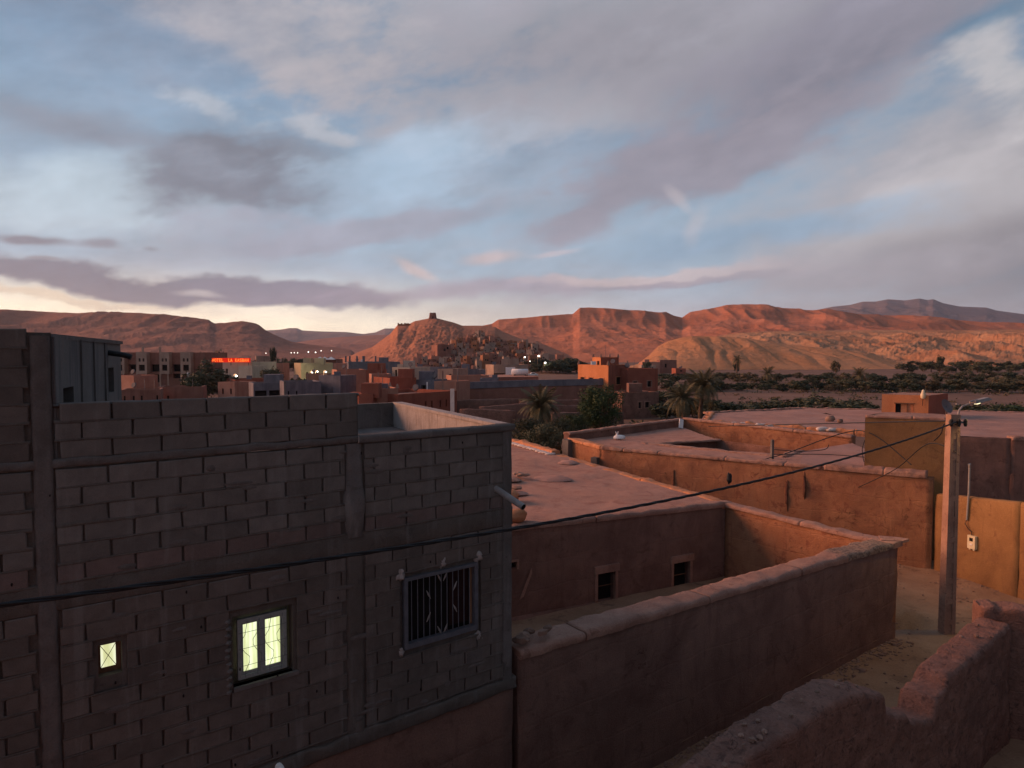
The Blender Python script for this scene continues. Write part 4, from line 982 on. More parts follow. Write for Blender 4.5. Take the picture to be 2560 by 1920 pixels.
# ------------------------------------------------------------------ ochre rooftop block
ob = empty('rooftop_block'); tag(ob, 'square ochre plastered rooftop block with side coloured grey for shade behind the pole', 'rooftop room')
K1 = Vector((17.35, 27.1)); K0 = K1 + Vector((-.88, .48)) * 2.85; K2 = K1 + Vector((.70, .714)) * 2.6; K3 = K0 + (K2 - K1)
zt = at(2250, 1043, 27.8).z
rough_facade('front_face', K0, K1, 0, lambda s: zt, [], M['adobe_yellow'], ob, seed=51, amp=.03)
rough_facade('side_face', K1, K2, 0, lambda s: zt, [], M['cement'], ob, seed=52, amp=.03)  # right face in cement grey: its shade is put into the colour
rough_facade('left_face', K3, K0, 0, lambda s: zt, [], M['adobe_yellow'], ob, seed=53, amp=.03)
roofquad('top', v3(K0, zt), v3(K1, zt), v3(K2, zt), v3(K3, zt), M['coping'], ob, 14, 14, .05, 3)
coping(K0, K1, zt - .05, zt - .05, .03, .3, .10, M['coping'], ob, cuts=(.6,), seed=54, amp=.03)

# ------------------------------------------------------------------ far flat roof with rooftop hut
hd = empty('broad_roof_house'); tag(hd, 'house with a broad pinkish flat mud roof beyond the rooftop block', 'house')
zD = H - 4.62
D = [Vector(p) for p in ((12.9, 46.6), (15.2, 53.0), (24.5, 57.5), (46, 52), (46, 34), (27.5, 37.3), (24.0, 38.4))]
roofquad('roof', v3(D[0], zD), v3(D[6], zD), v3(D[2], zD), v3(D[1], zD), M['roof_grey'], hd, 50, 40, .10, 61)
roofquad('roof', v3(D[6], zD), v3(D[5], zD), v3(D[3], zD), v3(D[2], zD), M['roof_grey'], hd, 40, 40, .10, 62)
roofquad('roof', v3(D[5], zD), v3(D[4], zD), v3(D[3], zD), v3(D[3], zD), M['roof_grey'], hd, 30, 30, .10, 63)
coping(D[0], D[6], zD - .30, zD - .32, .05, .5, .42, M['orange_curb'], hd, cuts=(.2, .35, .5, .7), seed=64, amp=.06, name='roof_curb')
coping(D[1], D[2], zD - .05, zD - .05, .05, .4, .16, M['coping'], hd, cuts=(.3, .6), seed=65, amp=.05, name='roof_curb')
coping(D[2], D[3], zD - .05, zD - .05, .05, .4, .14, M['coping'], hd, cuts=(.3, .6), seed=66, amp=.05, name='roof_curb')
coping(D[1], D[0], zD - .05, zD - .05, -.3, .6, .2, M['orange_curb'], hd, seed=67, amp=.05, name='roof_curb')
sweep_wall('front_wall', D[5], D[4], zD - .02, zD - .02, .4, M['adobe_brown'], hd, seed=68, amp=.05)
coping(D[5], D[4], zD - .1, zD - .1, .08, .5, .20, M['coping'], hd, cuts=(.2, .4, .7), seed=69, amp=.05)
sweep_wall('left_wall', D[1], D[0], zD - .02, zD - .02, .4, M['adobe_orange'], hd, seed=70, amp=.05)
sweep_wall('corner_wall', D[6], D[5], zD - .02, zD - .02, .4, M['adobe_brown'], hd, seed=71, amp=.05)
dq = (D[4] - D[5]).normalized(); p = D[5] + dq * 2.2; b = MB(); b.box((p.x, p.y, zD - 1.35), (.3, .2, .45), math.atan2(dq.y, dq.x)); b.build('vent_hole', M['dark'], hd)
for k, (u, v) in enumerate([(1800, 1061), (1835, 1064), (1862, 1068), (1905, 1072), (1930, 1078), (2060, 1086), (2085, 1092), (1780, 1057)]):
    kk = (u - CX) / F; dd = (D[6] - D[0]).normalized(); s = (kk * D[0].y - D[0].x) / (dd.x - kk * dd.y); q = D[0] + dd * s; nn = Vector((dd.y, -dd.x))
    b = MB(); b.blob((q.x + nn.x * .06, q.y + nn.y * .06, zD - .02), (.42, .12, .13), k, 6, 9, .6); b.build('lime_patch', M['white_patch'], hd, True)
for k, (u, v, r_) in enumerate([(2075, 1052, .35), (2100, 1056, .2)]):
    p = atz(u, v, zD); b = MB(); b.blob((0, 0, .1), (r_, r_ * .8, r_ * .7), k + 2, 6, 9, .5); o = b.build('rubble_lump', M['rubble'], None, True); o.location = p
    tag(o, ['dark stone lump on the broad pinkish roof', 'smaller stone beside the lump on the broad roof'][k], 'stone')
hut = empty('rooftop_hut'); tag(hut, 'small orange rooftop hut with wooden shutter and flat top', 'hut')
U0 = at(2205, 985, 50.0); U1 = at(2322, 985, 48.6); U2 = at(2370, 985, 51.0); U0, U1, U2 = [Vector(q[:2]) for q in (U0, U1, U2)]; U3 = U0 + (U2 - U1); zU = at(2260, 987, 49.3).z
Lh = (U1 - U0).length; f_ = Lh / 117.0
opn = [(35 * f_, 80 * f_, at(2260, 1042, 49.5).z, at(2260, 1009, 49.5).z)]
_, PH = rough_facade('front_wall', U0, U1, zD - .2, lambda s: zU, opn, M['orange'], hut, seed=81, amp=.02)
rough_facade('side_wall', U1, U2, zD - .2, lambda s: zU, [], M['redbrown'], hut, seed=82, amp=.02); rough_facade('rear_wall', U2, U3, zD - .2, lambda s: zU, [], M['redbrown'], hut, seed=83, amp=.02); rough_facade('left_wall', U3, U0, zD - .2, lambda s: zU, [], M['orange'], hut, seed=84, amp=.02)  # right and rear walls in a darker colour that stands for shade
roofquad('roof', v3(U0, zU), v3(U1, zU), v3(U2, zU), v3(U3, zU), M['coping'], hut, 10, 10, .04, 3)
def hbx(nm, s0, s1, z0, z1, k0, k1, m):
    b = MB(); b.add([PH(s, z, kk) for z in (z0, z1) for (s, kk) in ((s0, k0), (s1, k0), (s1, k1), (s0, k1))], [(0,1,2,3),(4,5,6,7),(0,1,5,4),(1,2,6,5),(2,3,7,6),(3,0,4,7)]); return b.build(nm, m, hut)
a, c, e, f = opn[0]
hbx('opening', a, a + .35, e, f, .2, .24, M['dark']); hbx('shutter', a + .35, (a + c) / 2 + .16, e, f, .12, .17, M['orange_curb']); hbx('shutter', (a + c) / 2 + .2, c, e, f, .12, .17, M['orange_curb']); hbx('lintel', a - .08, c + .08, f, f + .07, -.04, .1, M['wood']); hbx('post', (a + c) / 2 + .16, (a + c) / 2 + .2, e, f, .05, .17, M['wood'])
p = PH(Lh - .35, zU, -.12); lan = empty('wall_lantern', (p[0], p[1], zU - .25)); tag(lan, 'cream wall lantern on the corner of the orange rooftop hut', 'lantern')
b = MB(); b.tube([(0,0,0), (0,0,.10), (0,0,.32), (0,0,.42), (0,0,.60), (0,0,.66)], [.10, .16, .17, .12, .09, .03], 10); b.build('shade', M['cream'], lan, True); b = MB(); b.tube([(0, .05, -.5), (0, .02, 0)], .02, 6); b.build('stem', M['cable'], lan)
# satellite dish on the roof
p = at(2368, 1015, 45.5); dish = empty('satellite_dish', (p.x, p.y, zD)); tag(dish, 'grey satellite dish standing on the roof beside the orange hut', 'satellite dish')
def dish_mesh(r):
    b = MB(); n_, m_ = 6, 20; vs = []
    for i in range(n_ + 1):
        for j in range(m_):
            a = 2 * math.pi * j / m_; q = r * i / n_; vs.append((q * math.cos(a), -.25 * r * (1 - (i / n_) ** 2) * -1 - .0, q * math.sin(a)))
    b.add(vs, [(i * m_ + j, i * m_ + (j + 1) % m_, (i + 1) * m_ + (j + 1) % m_, (i + 1) * m_ + j) for i in range(n_) for j in range(m_)]); return b
o = dish_mesh(.50).build('reflector', M['dish'], dish, True); o.location = (0, 0, p.z - zD); o.rotation_euler = (R(-25), 0, R(25))
b = MB(); b.tube([(0, .1, 0), (0, .1, p.z - zD)], .03, 8); b.build('mast', M['metal'], dish)
b = MB(); b.tube([(0, 0, p.z - zD - .5), (.25, -.55, p.z - zD + .15)], .015, 6); b.build('feed_arm', M['metal'], dish); b = MB(); b.box((.26, -.57, p.z - zD + .18), (.08, .14, .08)); b.build('receiver', M['pipe'], dish)

# ------------------------------------------------------------------ crumbling wall, right foreground
nw = empty('crumbling_wall', (0, 0, 0)); tag(nw, 'crumbling reddish adobe wall with broken gap in the right foreground', 'wall')
E0 = Vector((-2.0, 5.5)); Ed = Vector((.797, .604)); E1 = Vector((10.35, 14.86))
LE = (E1 - E0).length
def s_of(u):
    k = (u - CX) / F; d = (E1 - E0) / LE; return (k * E0.y - E0.x) / (d.x - k * d.y)
prof_u = [(1500, 2060), (1690, 1920), (1800, 1838), (1900, 1775), (1990, 1722), (2070, 1690), (2128, 1700), (2140, 1742), (2200, 1752), (2205, 1768), (2262, 1764), (2272, 1715), (2300, 1690), (2310, 1660), (2400, 1592), (2460, 1540), (2490, 1522)]
ps, pz = [], []
for u, v in prof_u:
    s = s_of(u); q = E0 + (E1 - E0) * (s / LE); ps.append(s); pz.append(at(u, v, q.y).z)
base_top = H - 5.4
tf = lambda s: float(np.interp(s, ps, pz)) - base_top + .05 * mnz(s * 3.1, .5) + .03 * mnz(s * 8, 3)
o = sweep_wall('wall', E0, E1, base_top, base_top, -.62, M['ruin'], nw, seed=91, amp=.06, rnd=.10, topfn=tf, seg=.10, dz=.16) if False else None
# face towards the alley is the far one: the wall body lies on the viewer's side of the line
E0b = E0 + Vector((.604, -.797)) * .62; E1b = E1 + Vector((.604, -.797)) * .62
sweep_wall('wall', E0b, E1b, base_top, base_top, .62, M['ruin'], nw, seed=91, amp=.05, rnd=.08, topfn=tf, seg=.055, dz=.075, hf=.035)
E2 = E1b + Vector((.80, -.10)) * 7
sweep_wall('return_wall', E1 + Vector((.0, -.1)), E1 + Vector((7.0, -2.4)), H - 5.58, H - 5.2, .55, M['ruin'], nw, seed=93, amp=.055, rnd=.08, seg=.07, dz=.10, hf=.035, topfn=lambda s: .10 * mnz(s * 1.3, 4.5) - (.03 if s > .3 else -.05))
sweep_wall('inner_wall', E1b + Vector((.60, -.9)) * 3.2 - Vector((.9, .55)) * 2.3, E1b + Vector((.60, -.9)) * 3.2 + Vector((2.4, 1.5)), H - 6.9, H - 6.6, .5, M['ruin'], nw, seed=95, amp=.06, rnd=.10, seg=.08, dz=.10, hf=.035)
dEd = (E1 - E0).normalized(); nE = Vector((dEd.y, -dEd.x))
for k in range(34):
    s = LE * random.uniform(.30, .66) if k < 26 else LE * random.uniform(.84, .97); f = s / LE; q = E0 + (E1 - E0) * f + nE * random.uniform(.08, .55)
    r_ = random.uniform(.012, .045); b = MB(); b.blob((0, 0, 0), (r_ * 1.3, r_, r_ * .7), k, 5, 7, .5); o = b.build('pebble', M['rubble'], None); o.location = (q.x, q.y, base_top + tf(s) + r_ * .5 + .02); o.rotation_euler = (.3, .2, k)
    tag(o, 'small pale pebble lying on top of the crumbling foreground wall', 'stone', 'pebbles on the crumbling wall')

# ------------------------------------------------------------------ concrete pole with lamp
pb = atz(2366, 1582, 0.0); pole = empty('utility_pole', (pb.x, pb.y, 0)); tag(pole, 'tall tapered concrete utility pole with slots, lamp arm and cables', 'utility pole')
ztop = at(2346, 1036, pb.y).z
pole.rotation_euler = (R(.0), R(.15), R(4))
w0, w1 = .35, .29
def pw(z): return w0 + (w1 - w0) * z / ztop
b = MB()
def slab(xs0, xs1, y0, y1, z0, z1):
    vs = []
    for z in (z0, z1):
        k = pw(z) / 2; kd = k * .8
        for (x, y) in ((xs0, y0), (xs1, y0), (xs1, y1), (xs0, y1)): vs.append((x * k, y * kd, z))
    b.add(vs, [(3,2,1,0),(4,5,6,7),(0,1,5,4),(1,2,6,5),(2,3,7,6),(3,0,4,7)])
slab(-1, -.36, -1, 1, 0, ztop); slab(.36, 1, -1, 1, 0, ztop); slab(-.36, .36, -.78, .78, 0, ztop)
zz = .3
while zz < ztop - .6:
    slab(-.36, .36, -.97, .97, zz, zz + .16); zz += .62
slab(-.36, .36, -.98, .98, ztop - .55, ztop)
b.build('shaft', M['pole'], pole)
b = MB(); b.box((0, -.17, ztop - .22), (.5, .05, .06)); b.build('bracket', M['metal'], pole)
for k, x in enumerate((-.22, .02, .22)):
    b = MB(); b.tube([(x, -.22, ztop - .34), (x, -.22, ztop - .28), (x, -.22, ztop - .16), (x, -.22, ztop - .12)], [.03, .05, .05, .03], 8); b.build('insulator', M['cable'], pole)
LAMP = at(2443, 1012, pb.y - .1)
lp = MB(); px = .16
l0 = Vector((px, 0, ztop - 3.4)); lt = Vector((px, 0, ztop + .02)); LL = LAMP - Vector((pb.x, pb.y, 0))
lp.tube([l0, lt, (px + .02, 0, ztop + .12), (px + .12, 0, ztop + .24), (px + .35, .0, ztop + .32), (LL.x - .25, LL.y - .05, LL.z + .10), (LL.x, LL.y, LL.z + .14)], .028, 8); lp.build('lamp_pipe', M['pipe'], pole)
lh = empty('lamp_head', (LL.x, LL.y, LL.z)); lh.parent = pole; lh.rotation_euler = (0, R(-12), R(8))
b = MB(); b.add([(-.12, -.10, .06), (.46, -.11, .06), (.46, .11, .06), (-.12, .10, .06), (-.10, -.07, .15), (.38, -.08, .14), (.38, .08, .14), (-.10, .07, .15)], [(3,2,1,0),(4,5,6,7),(0,1,5,4),(1,2,6,5),(2,3,7,6),(3,0,4,7)]); b.build('housing', M['pipe'], lh)
b = MB(); b.box((.02, 0, .04), (.12, .10, .03)); b.build('bulb', emit('lamp_glow', (1.0, .80, .45), 2.0), lh)
ld = bpy.data.lights.new('lamp_light', 'SPOT'); ld.energy = 190; ld.color = (1.0, .66, .22); ld.shadow_soft_size = .12; ld.spot_size = R(150); ld.spot_blend = .6
lo = bpy.data.objects.new('lamp_light', ld); COL.objects.link(lo); lo.location = (LAMP.x + .15, LAMP.y, LAMP.z - .12); lo.rotation_euler = (0, R(-8), 0)
PT3 = Vector((pb.x, pb.y - .2, ztop - .2))
# cables
def cable(name, pts, r, label, strands=1, seg=60, cat='cable', twist=3.0):
    pts = [Vector(p) for p in pts]
    def P(t):
        n_ = len(pts) - 1; k = min(int(t * n_), n_ - 1); f = t * n_ - k
        p0, p1, p2, p3 = pts[max(k-1,0)], pts[k], pts[k+1], pts[min(k+2, n_)]
        return .5 * ((2*p1) + (p2-p0)*f + (2*p0-5*p1+4*p2-p3)*f*f + (3*p1-p0-3*p2+p3)*f**3)
    c = [P(i / seg) for i in range(seg + 1)]
    b = MB()
    if strands == 1: b.tube(c, r, 7)
    else:
        Lc = sum((c[i+1]-c[i]).length for i in range(seg)); acc = 0
        lines = [[] for _ in range(strands)]
        for i in range(seg + 1):
            if i: acc += (c[i]-c[i-1]).length
            t = (c[min(i+1,seg)]-c[max(i-1,0)]).normalized(); a = t.cross(Vector((0,0,1))).normalized(); bb = t.cross(a)
            for s in range(strands):
                an = acc * twist + 2*math.pi*s/strands; lines[s].append(c[i] + (a*math.cos(an)+bb*math.sin(an))*r*.62)
        for l in lines: b.tube(l, r*.6, 6)
    o = b.build(name, M['cable'], None, True); tag(o, label, cat); return o
end = Vector((-5.4, 4.55, H - 1.96))
mid = [PT3 + (end - PT3) * t + Vector((0, 0, -.46 * 4 * t * (1 - t))) for t in np.linspace(0, 1, 13)]
cable('overhead_cable', mid, .021, 'thick twisted black cable crossing the whole view from pole to lower left', 3, 240, twist=5.0)
p2 = at(1772, 1066, 43.0); cable('overhead_cable', [PT3 + Vector((-.05, .1, .02)), at(2100, 1058, 31), p2], .022, 'straight black cable running left from the pole over the roofs', 1, 40)
cable('looped_cable', [at(1866, 1158, 30.9), at(1960, 1135, 30.4), at(2060, 1098, 29.6), at(2120, 1080, 29.2), at(2160, 1078, 28.6), at(2205, 1100, 27.9), at(2262, 1148, 27.0), at(2278, 1162, 26.6)], .022, 'slack black cable arching in front of the ochre rooftop block')
cable('rooftop_cable', [at(1935, 1124, 31.6), at(2000, 1128, 31.2), at(2060, 1124, 30.8), at(2072, 1112, 30.8)], .018, 'short black cable lying in a curve on the grey roof beside the post')
cable('rooftop_cable', [at(1935, 1136, 31.4), at(2060, 1136, 30.4), at(2164, 1143, 29.0)], .018, 'long black cable stretched low across the grey roof to the ochre block')
cable('hanging_wire', [at(2164, 1095, 28.55), at(2156, 1120, 28.6), at(2157, 1140, 28.5), at(2160, 1155, 28.4)], .016, 'short wire hanging down the left edge of the ochre block')
cable('service_wire', [PT3 + Vector((0, 0, -.9)), at(2320, 1110, 21.5), at(2240, 1172, 25.2), at(2160, 1212, 27.4), at(2115, 1232, 28.2)], .016, 'thin service wire dropping from the pole to a bracket on the orange wall')
cable('service_wire', [PT3 + Vector((.05, 0, -.1)), at(2362, 1060, 20.3), at(2352, 1085, 20.3), at(2335, 1102, 21.2)], .016, 'short jumper wire curling around the pole top')
gq = at(2115, 1232, 28.2); o = MB().tube([gq + Vector((0, 0, .35)), gq + Vector((0, .02, -1.6))], .02, 6).build('wall_conduit', M['cable'], None); tag(o, 'thin dark upright conduit on the orange brown wall', 'conduit')
gq = at(2092, 1226, 28.6); o = MB().tube([gq, gq + Vector((0, .02, -1.7))], .028, 6).build('wall_conduit', M['wood'], None); tag(o, 'brown upright pipe on the orange wall left of the dark conduit', 'conduit')
p = mid[6]; q = at(1823, 1190, 12.7); b = MB(); b.blob(at(1823, 1196, 12.55), (.05, .05, .10), 3, 8, 8, .4); o = b.build('cable_clamp', M['cable'], None, True); tag(o, 'dark clamp knot on the thick cable above the courtyard corner', 'clamp')
# weeds in the ditch
rw = random.Random(5); b = MB()
for k in range(700):
    x, y = 12.3 + rw.gauss(0, .32), 21.3 + rw.gauss(0, .26); z = -.95; h_ = rw.uniform(.1, .34); a = rw.uniform(0, 6.28); l = rw.uniform(-.12, .12)
    b.add([(x, y, z), (x + .03 * math.cos(a), y + .03 * math.sin(a), z), (x + l, y + l * .5, z + h_)], [(0, 1, 2)])
tag(b.build('ditch_weeds', M['leaf_green'], None), 'green weeds growing in the small ditch beside the pole', 'weeds', kind='stuff')

# ------------------------------------------------------------------ unseen house below the view, added to shade the alley and block wall
th = empty('unseen_shade_house', (0, -4, 0)); tag(th, 'unseen adobe house with roof terrace below the viewpoint, added for shade', 'house')
T_a, T_b = Vector((-9.0, -5.6)), Vector((0.6, 1.4)); dT_ = (T_b - T_a).normalized(); nT_ = Vector((dT_.y, -dT_.x))
def thp(name, poly, z0, z1, m): o = MB().prism([tuple(q) for q in poly], z0, z1).build(name, m, th); o.location = (0, 4, 0)
thp('wall', [T_a, T_b, T_b + nT_ * 9, T_a + nT_ * 9], 0, H - 1.75, M['adobe_brown'])
thp('parapet', [T_a, T_b, T_b + nT_ * .3, T_a + nT_ * .3], H - 1.745, H - 1.55, M['adobe_brown'])

rg = random.Random(8); b = MB()
for k in range(1500):
    if k < 800: x, y = rg.uniform(9, 22), rg.uniform(16.5, 28)
    else:
        f = rg.random(); q = P0 + (P1 - P0) * f + Vector((.604, -.797)) * abs(rg.gauss(0, .28)); x, y = q.x + .02, q.y
    if mnz(x * .6, y * .6, 4) < .05 and k < 800: continue
    r_ = rg.uniform(.012, .05) * (1.8 if rg.random() < .06 else 1); zz = float((fbn(np.array([x / 3]), np.array([y / 3]), 5, 4)[0] - .5) * .22 + (fbn(np.array([x / .7]), np.array([y / .7]), 9, 3)[0] - .5) * .08)
    b.blob((x, y, zz + r_ * .2), (r_ * 1.3, r_, r_ * .7), k % 50, 3, 5, .5)
tag(b.build('lane_gravel', M['rubble'], None), 'loose gravel and stones strewn over the lane', 'gravel', kind='stuff')

# mud repair patches and puddle rims on the near roof
rp = random.Random(12)
for k in range(9):
    f, g_ = rp.uniform(.35, .95), rp.uniform(.05, .85); a_ = Q0 + (P2 - Q0) * f; q = a_ + (Vector((R2.x, R2.y)) - P2) * g_; zz = zR0 + (zR1 - zR0) * f + ((R2.z - zR1) * g_) + .045
    vs = [(q.x, q.y, zz + .015)]; m_ = 26; rx_, ry_ = rp.uniform(.4, 1.1), rp.uniform(.3, .8)
    for ring, dz_ in ((.8, .012), (1.0, -.06)):
        for j in range(m_):
            an = 2 * math.pi * j / m_; r_ = ring * (1 + .5 * mfb(math.cos(an) * 1.5 + k * 3, math.sin(an) * 1.5, k, 3)); vs.append((q.x + rx_ * r_ * math.cos(an), q.y + ry_ * r_ * math.sin(an), zz + dz_))
    b = MB(); b.add(vs, [(0, 1 + j, 1 + (j + 1) % m_) for j in range(m_)] + [(1 + j, 1 + m_ + j, 1 + m_ + (j + 1) % m_, 1 + (j + 1) % m_) for j in range(m_)]); b.build('mud_patch', M['roof_grey'] if k % 3 else M['coping'], ha, True)
# ------------------------------------------------------------------ village houses
def vbuild(name, label, foot, vtop, m, wins=(), depth=6.0, par_h=.45, group=None, cat='house', z0=-.4, wm='dark', m2=None, frame=None, horns=0, doors=()):
    """foot: picture columns and distances of the visible corners, left to right; wins: (face, s0, s1, z0, z1) as fractions"""
    pts = [Vector(at(u, 885, Y)[:2]) for u, Y in foot]
    if len(pts) == 2:
        d = (pts[1] - pts[0]).normalized(); n = Vector((d.y, -d.x)); ring = [pts[0], pts[1], pts[1] - n * depth, pts[0] - n * depth]; nf = 1
    else: ring = [*pts, pts[0] + pts[2] - pts[1]]; nf = 2
    zt = at(foot[0][0], vtop, foot[0][1]).z
    c = sum(ring, Vector((0, 0))) / len(ring); root = empty(name, (c.x, c.y, 0)); tag(root, label, cat, group); off = Vector((c.x, c.y, 0))
    loc = [p - c for p in ring]
    mb = MB(); mb2 = MB(); nR = len(ring)
    for i in range(nR):
        a, b = loc[i], loc[(i + 1) % nR]; L = (b - a).length
        ops = [(w[1] * L, w[2] * L, w[3] * zt, w[4] * zt) for w in wins if w[0] == i]
        P, n = facade(mb2 if (m2 and i == 1) else mb, a, b, z0, zt, ops, .25)
        for o in ops:
            w = empty('window'); w.parent = root
            q = MB(); q.quad(P(o[0], o[2], .22), P(o[1], o[2], .22), P(o[1], o[3], .22), P(o[0], o[3], .22)); q.build('pane', M[wm], w)
            if frame:
                for (s0, s1, za, zb) in ((o[0]-.12, o[0], o[2]-.1, o[3]+.12), (o[1], o[1]+.12, o[2]-.1, o[3]+.12), (o[0], o[1], o[3], o[3]+.12), (o[0], o[1], o[2]-.1, o[2])):
                    q = MB(); q.add([P(s, z, k) for z in (za, zb) for s, k in ((s0, -.06), (s1, -.06), (s1, .05), (s0, .05))], [(0,1,2,3),(4,5,6,7),(0,1,5,4),(1,2,6,5),(2,3,7,6),(3,0,4,7)]); q.build('frame', M[frame], w)
    # parapet: inner faces and recessed roof
    cen = sum(loc, Vector((0, 0))) / nR
    def inset(p, t=.3): d = (cen - p); return p + d.normalized() * t * 1.3
    inn = [inset(p) for p in loc]
    for i in range(nR):
        a, b, e, f = loc[i], loc[(i + 1) % nR], inn[(i + 1) % nR], inn[i]
        mb.quad((a.x, a.y, zt), (b.x, b.y, zt), (e.x, e.y, zt), (f.x, f.y, zt)); mb.quad((f.x, f.y, zt), (e.x, e.y, zt), (e.x, e.y, zt - par_h), (f.x, f.y, zt - par_h))
    mb.build('wall', M[m], root)
    if mb2.v: mb2.build('wall', M[m2], root)
    r = MB(); r.add([(p.x, p.y, zt - par_h) for p in inn], [tuple(range(nR))]); r.build('roof', M['roof'], root)
    if horns:
        for p in loc:
            q = inset(p, .1); b = MB(); b.box((q.x, q.y, zt + horns * .5 - .02), (.42, .42, horns), 0, .35); b.build('corner_horn', M['coping'], root)
    root['_zt'] = zt; del root['_zt']
    return root, loc, zt
_clut = random.Random(31)
def V(name, label, foot, vtop, m, wins=(), **kw):
    wins = list(wins); plain = not wins and kw.get('clutter', True); kw.pop('clutter', None)
    if plain and foot[0][1] > 70 and 'wall' not in name and 'terrace' not in name and 'turret' not in name:
        nf = len(foot) - 1
        for f in range(nf):
            n_ = max(1, int(abs(foot[f + 1][0] - foot[f][0]) / 18))
            for k in range(n_):
                if _clut.random() < .65: c0 = (k + .3 + _clut.uniform(0, .2)) / n_; wins.append((f, c0, c0 + .22 / n_, .52, .74))
    root, loc, zt = vbuild(name, label, foot, vtop, m, wins, **kw)
    if foot[0][1] > 70 and name not in ('white_kiosk', 'raised_terrace', 'beige_turret'):
        for k in range(_clut.choice((1, 2, 2, 3))):
            i = _clut.random(); a, b_, c_ = loc[0], loc[1], loc[-1]; q = a + (b_ - a) * _clut.uniform(.15, .85) + (c_ - a) * _clut.uniform(.12, .7); t = _clut.choice(('dish', 'rod', 'rod', 'head', 'stub'))
            w = MB()
            if t == 'dish':
                w.tube([(q.x, q.y, zt - .4), (q.x, q.y, zt + .5)], .04, 5); w.tube([(q.x, q.y - .05, zt + .55), (q.x - .06, q.y - .2, zt + .6)], [.42, .38], 10); w.build('roof_dish', M['dish'], root)
            elif t == 'rod': w.tube([(q.x, q.y, zt - .4), (q.x + .03, q.y, zt + _clut.uniform(1.0, 2.2))], .035, 5); w.build('roof_rod', M['metal'], root)
            elif t == 'head': w.box((q.x, q.y, zt + .35), (_clut.uniform(1.6, 2.4), 1.8, 1.6)); w.build('stair_head', M[m], root)
            else: w.box((q.x, q.y, zt + .1), (.8, .6, .9)); w.build('roof_box', M['white'] if _clut.random() < .4 else M['greyb'], root)
    return root, loc, zt
# far left hotel of four pale towers
def hotel():
    root = empty('tower_hotel', tuple(at(390, 885, 152)[:2]) + (0,)); tag(root, 'long brown hotel with four pale square towers and paired small windows', 'hotel')
    off = Vector((root.location.x, root.location.y)); zt = at(400, 881, 150).z
    p0 = Vector(at(284, 885, 152)[:2]) - off; p1 = Vector(at(512, 885, 152)[:2]) - off
    mb = MB(); L = (p1 - p0).length; sc = L / 228.0
    ops = []
    for (a, b) in ((300, 318), (322, 348), (377, 403), (431, 456)): ops.append(((a - 284) * sc, (b - 284) * sc, at(0, 929, 152).z, at(0, 911, 152).z))
    for (a, b, v0, v1) in ((353, 366, 947, 939), (380, 400, 956, 936), (432, 450, 946, 934)): ops.append(((a - 284) * sc, (b - 284) * sc, at(0, v0, 152).z, at(0, v1, 152).z))
    P, n = facade(mb, p0, p1, -.4, zt, ops, .8); mb.build('wall', M['brown'], root)
    mb = MB(); mb.quad(P(0, zt), P(L, zt), P(L, zt, 12), P(0, zt, 12)); mb.quad(P(0, zt, 12), P(L, zt, 12), P(L, -.4, 12), P(0, -.4, 12)); mb.quad(P(0, -.4), P(0, zt), P(0, zt, 12), P(0, -.4, 12)); mb.quad(P(L, -.4), P(L, zt), P(L, zt, 12), P(L, -.4, 12)); mb.build('roof', M['brown'], root)
    for o in ops:
        w = MB(); w.quad(P(o[0], o[2], .75), P(o[1], o[2], .75), P(o[1], o[3], .75), P(o[0], o[3], .75)); w.build('window', M['dark'], root)
    for (ul, ur) in ((293, 319), (348, 375), (406, 430), (458, 484)):
        a, b = (ul - 284) * sc, (ur - 284) * sc; z0_, z1_ = at(0, 935, 150).z, at(0, 880, 150).z
        mb = MB(); w_ = b - a
        oo = [(w_ * .24, w_ * .42, at(0, 904, 150).z, at(0, 896, 150).z), (w_ * .60, w_ * .78, at(0, 904, 150).z, at(0, 896, 150).z), (w_ * .26, w_ * .80, at(0, 927, 150).z, at(0, 912, 150).z)]
        A = Vector(P(a, 0, -1.4)[:2]); B = Vector(P(b, 0, -1.4)[:2]); PP, nn = facade(mb, A, B, z0_, z1_, oo, .3)
        C_, D_ = Vector(P(a, 0, 0)[:2]), Vector(P(b, 0, 0)[:2])
        facade(mb, C_, A, z0_, z1_); facade(mb, B, D_, z0_, z1_)
        mb.quad((A.x, A.y, z1_), (B.x, B.y, z1_), (D_.x, D_.y, z1_), (C_.x, C_.y, z1_)); mb.quad((A.x, A.y, z0_), (B.x, B.y, z0_), (D_.x, D_.y, z0_), (C_.x, C_.y, z0_)); t = mb.build('tower', M['tan'], root)
        for o in oo:
            w = MB(); w.quad(PP(o[0], o[2], .28), PP(o[1], o[2], .28), PP(o[1], o[3], .28), PP(o[0], o[3], .28)); w.build('window', M['dark'], t)
        for s_ in (a + .1, b - .3):
            w = MB(); q = P(s_, 0, -1.3); w.box((q[0], q[1], z0_ / 2), (.25, .25, z0_)); w.build('pillar', M['tan'], root)
    for s_ in (75 * sc, 118 * sc):
        w = MB(); q = P(s_, 0, -.3); w.box((q[0], q[1], zt + .6), (.35, .35, 1.3)); w.build('chimney', M['tan'], root)
hotel()
V('orange_wall_house', 'small pink earthen wall below the tower hotel at far left', [(292, 108), (333, 106)], 938, 'pink', depth=4)
V('brown_house', 'low dark brown house at the foot of the tower hotel', [(300, 96), (400, 98)], 975, 'brown', depth=5)
V('brown_house', 'wide dull brown house with grey roof below the tower hotel', [(392, 104), (505, 106)], 968, 'brown', [(0, .2, .25, .3, .6)], depth=6)
V('sign_building', 'beige building carrying the red lit rooftop sign', [(556, 150), (628, 148)], 905, 'beige', [(0, .10, .18, .62, .78)], depth=9)
V('annex', 'plain beige annex beside the red sign building', [(596, 143), (630, 142)], 915, 'beige', depth=5)
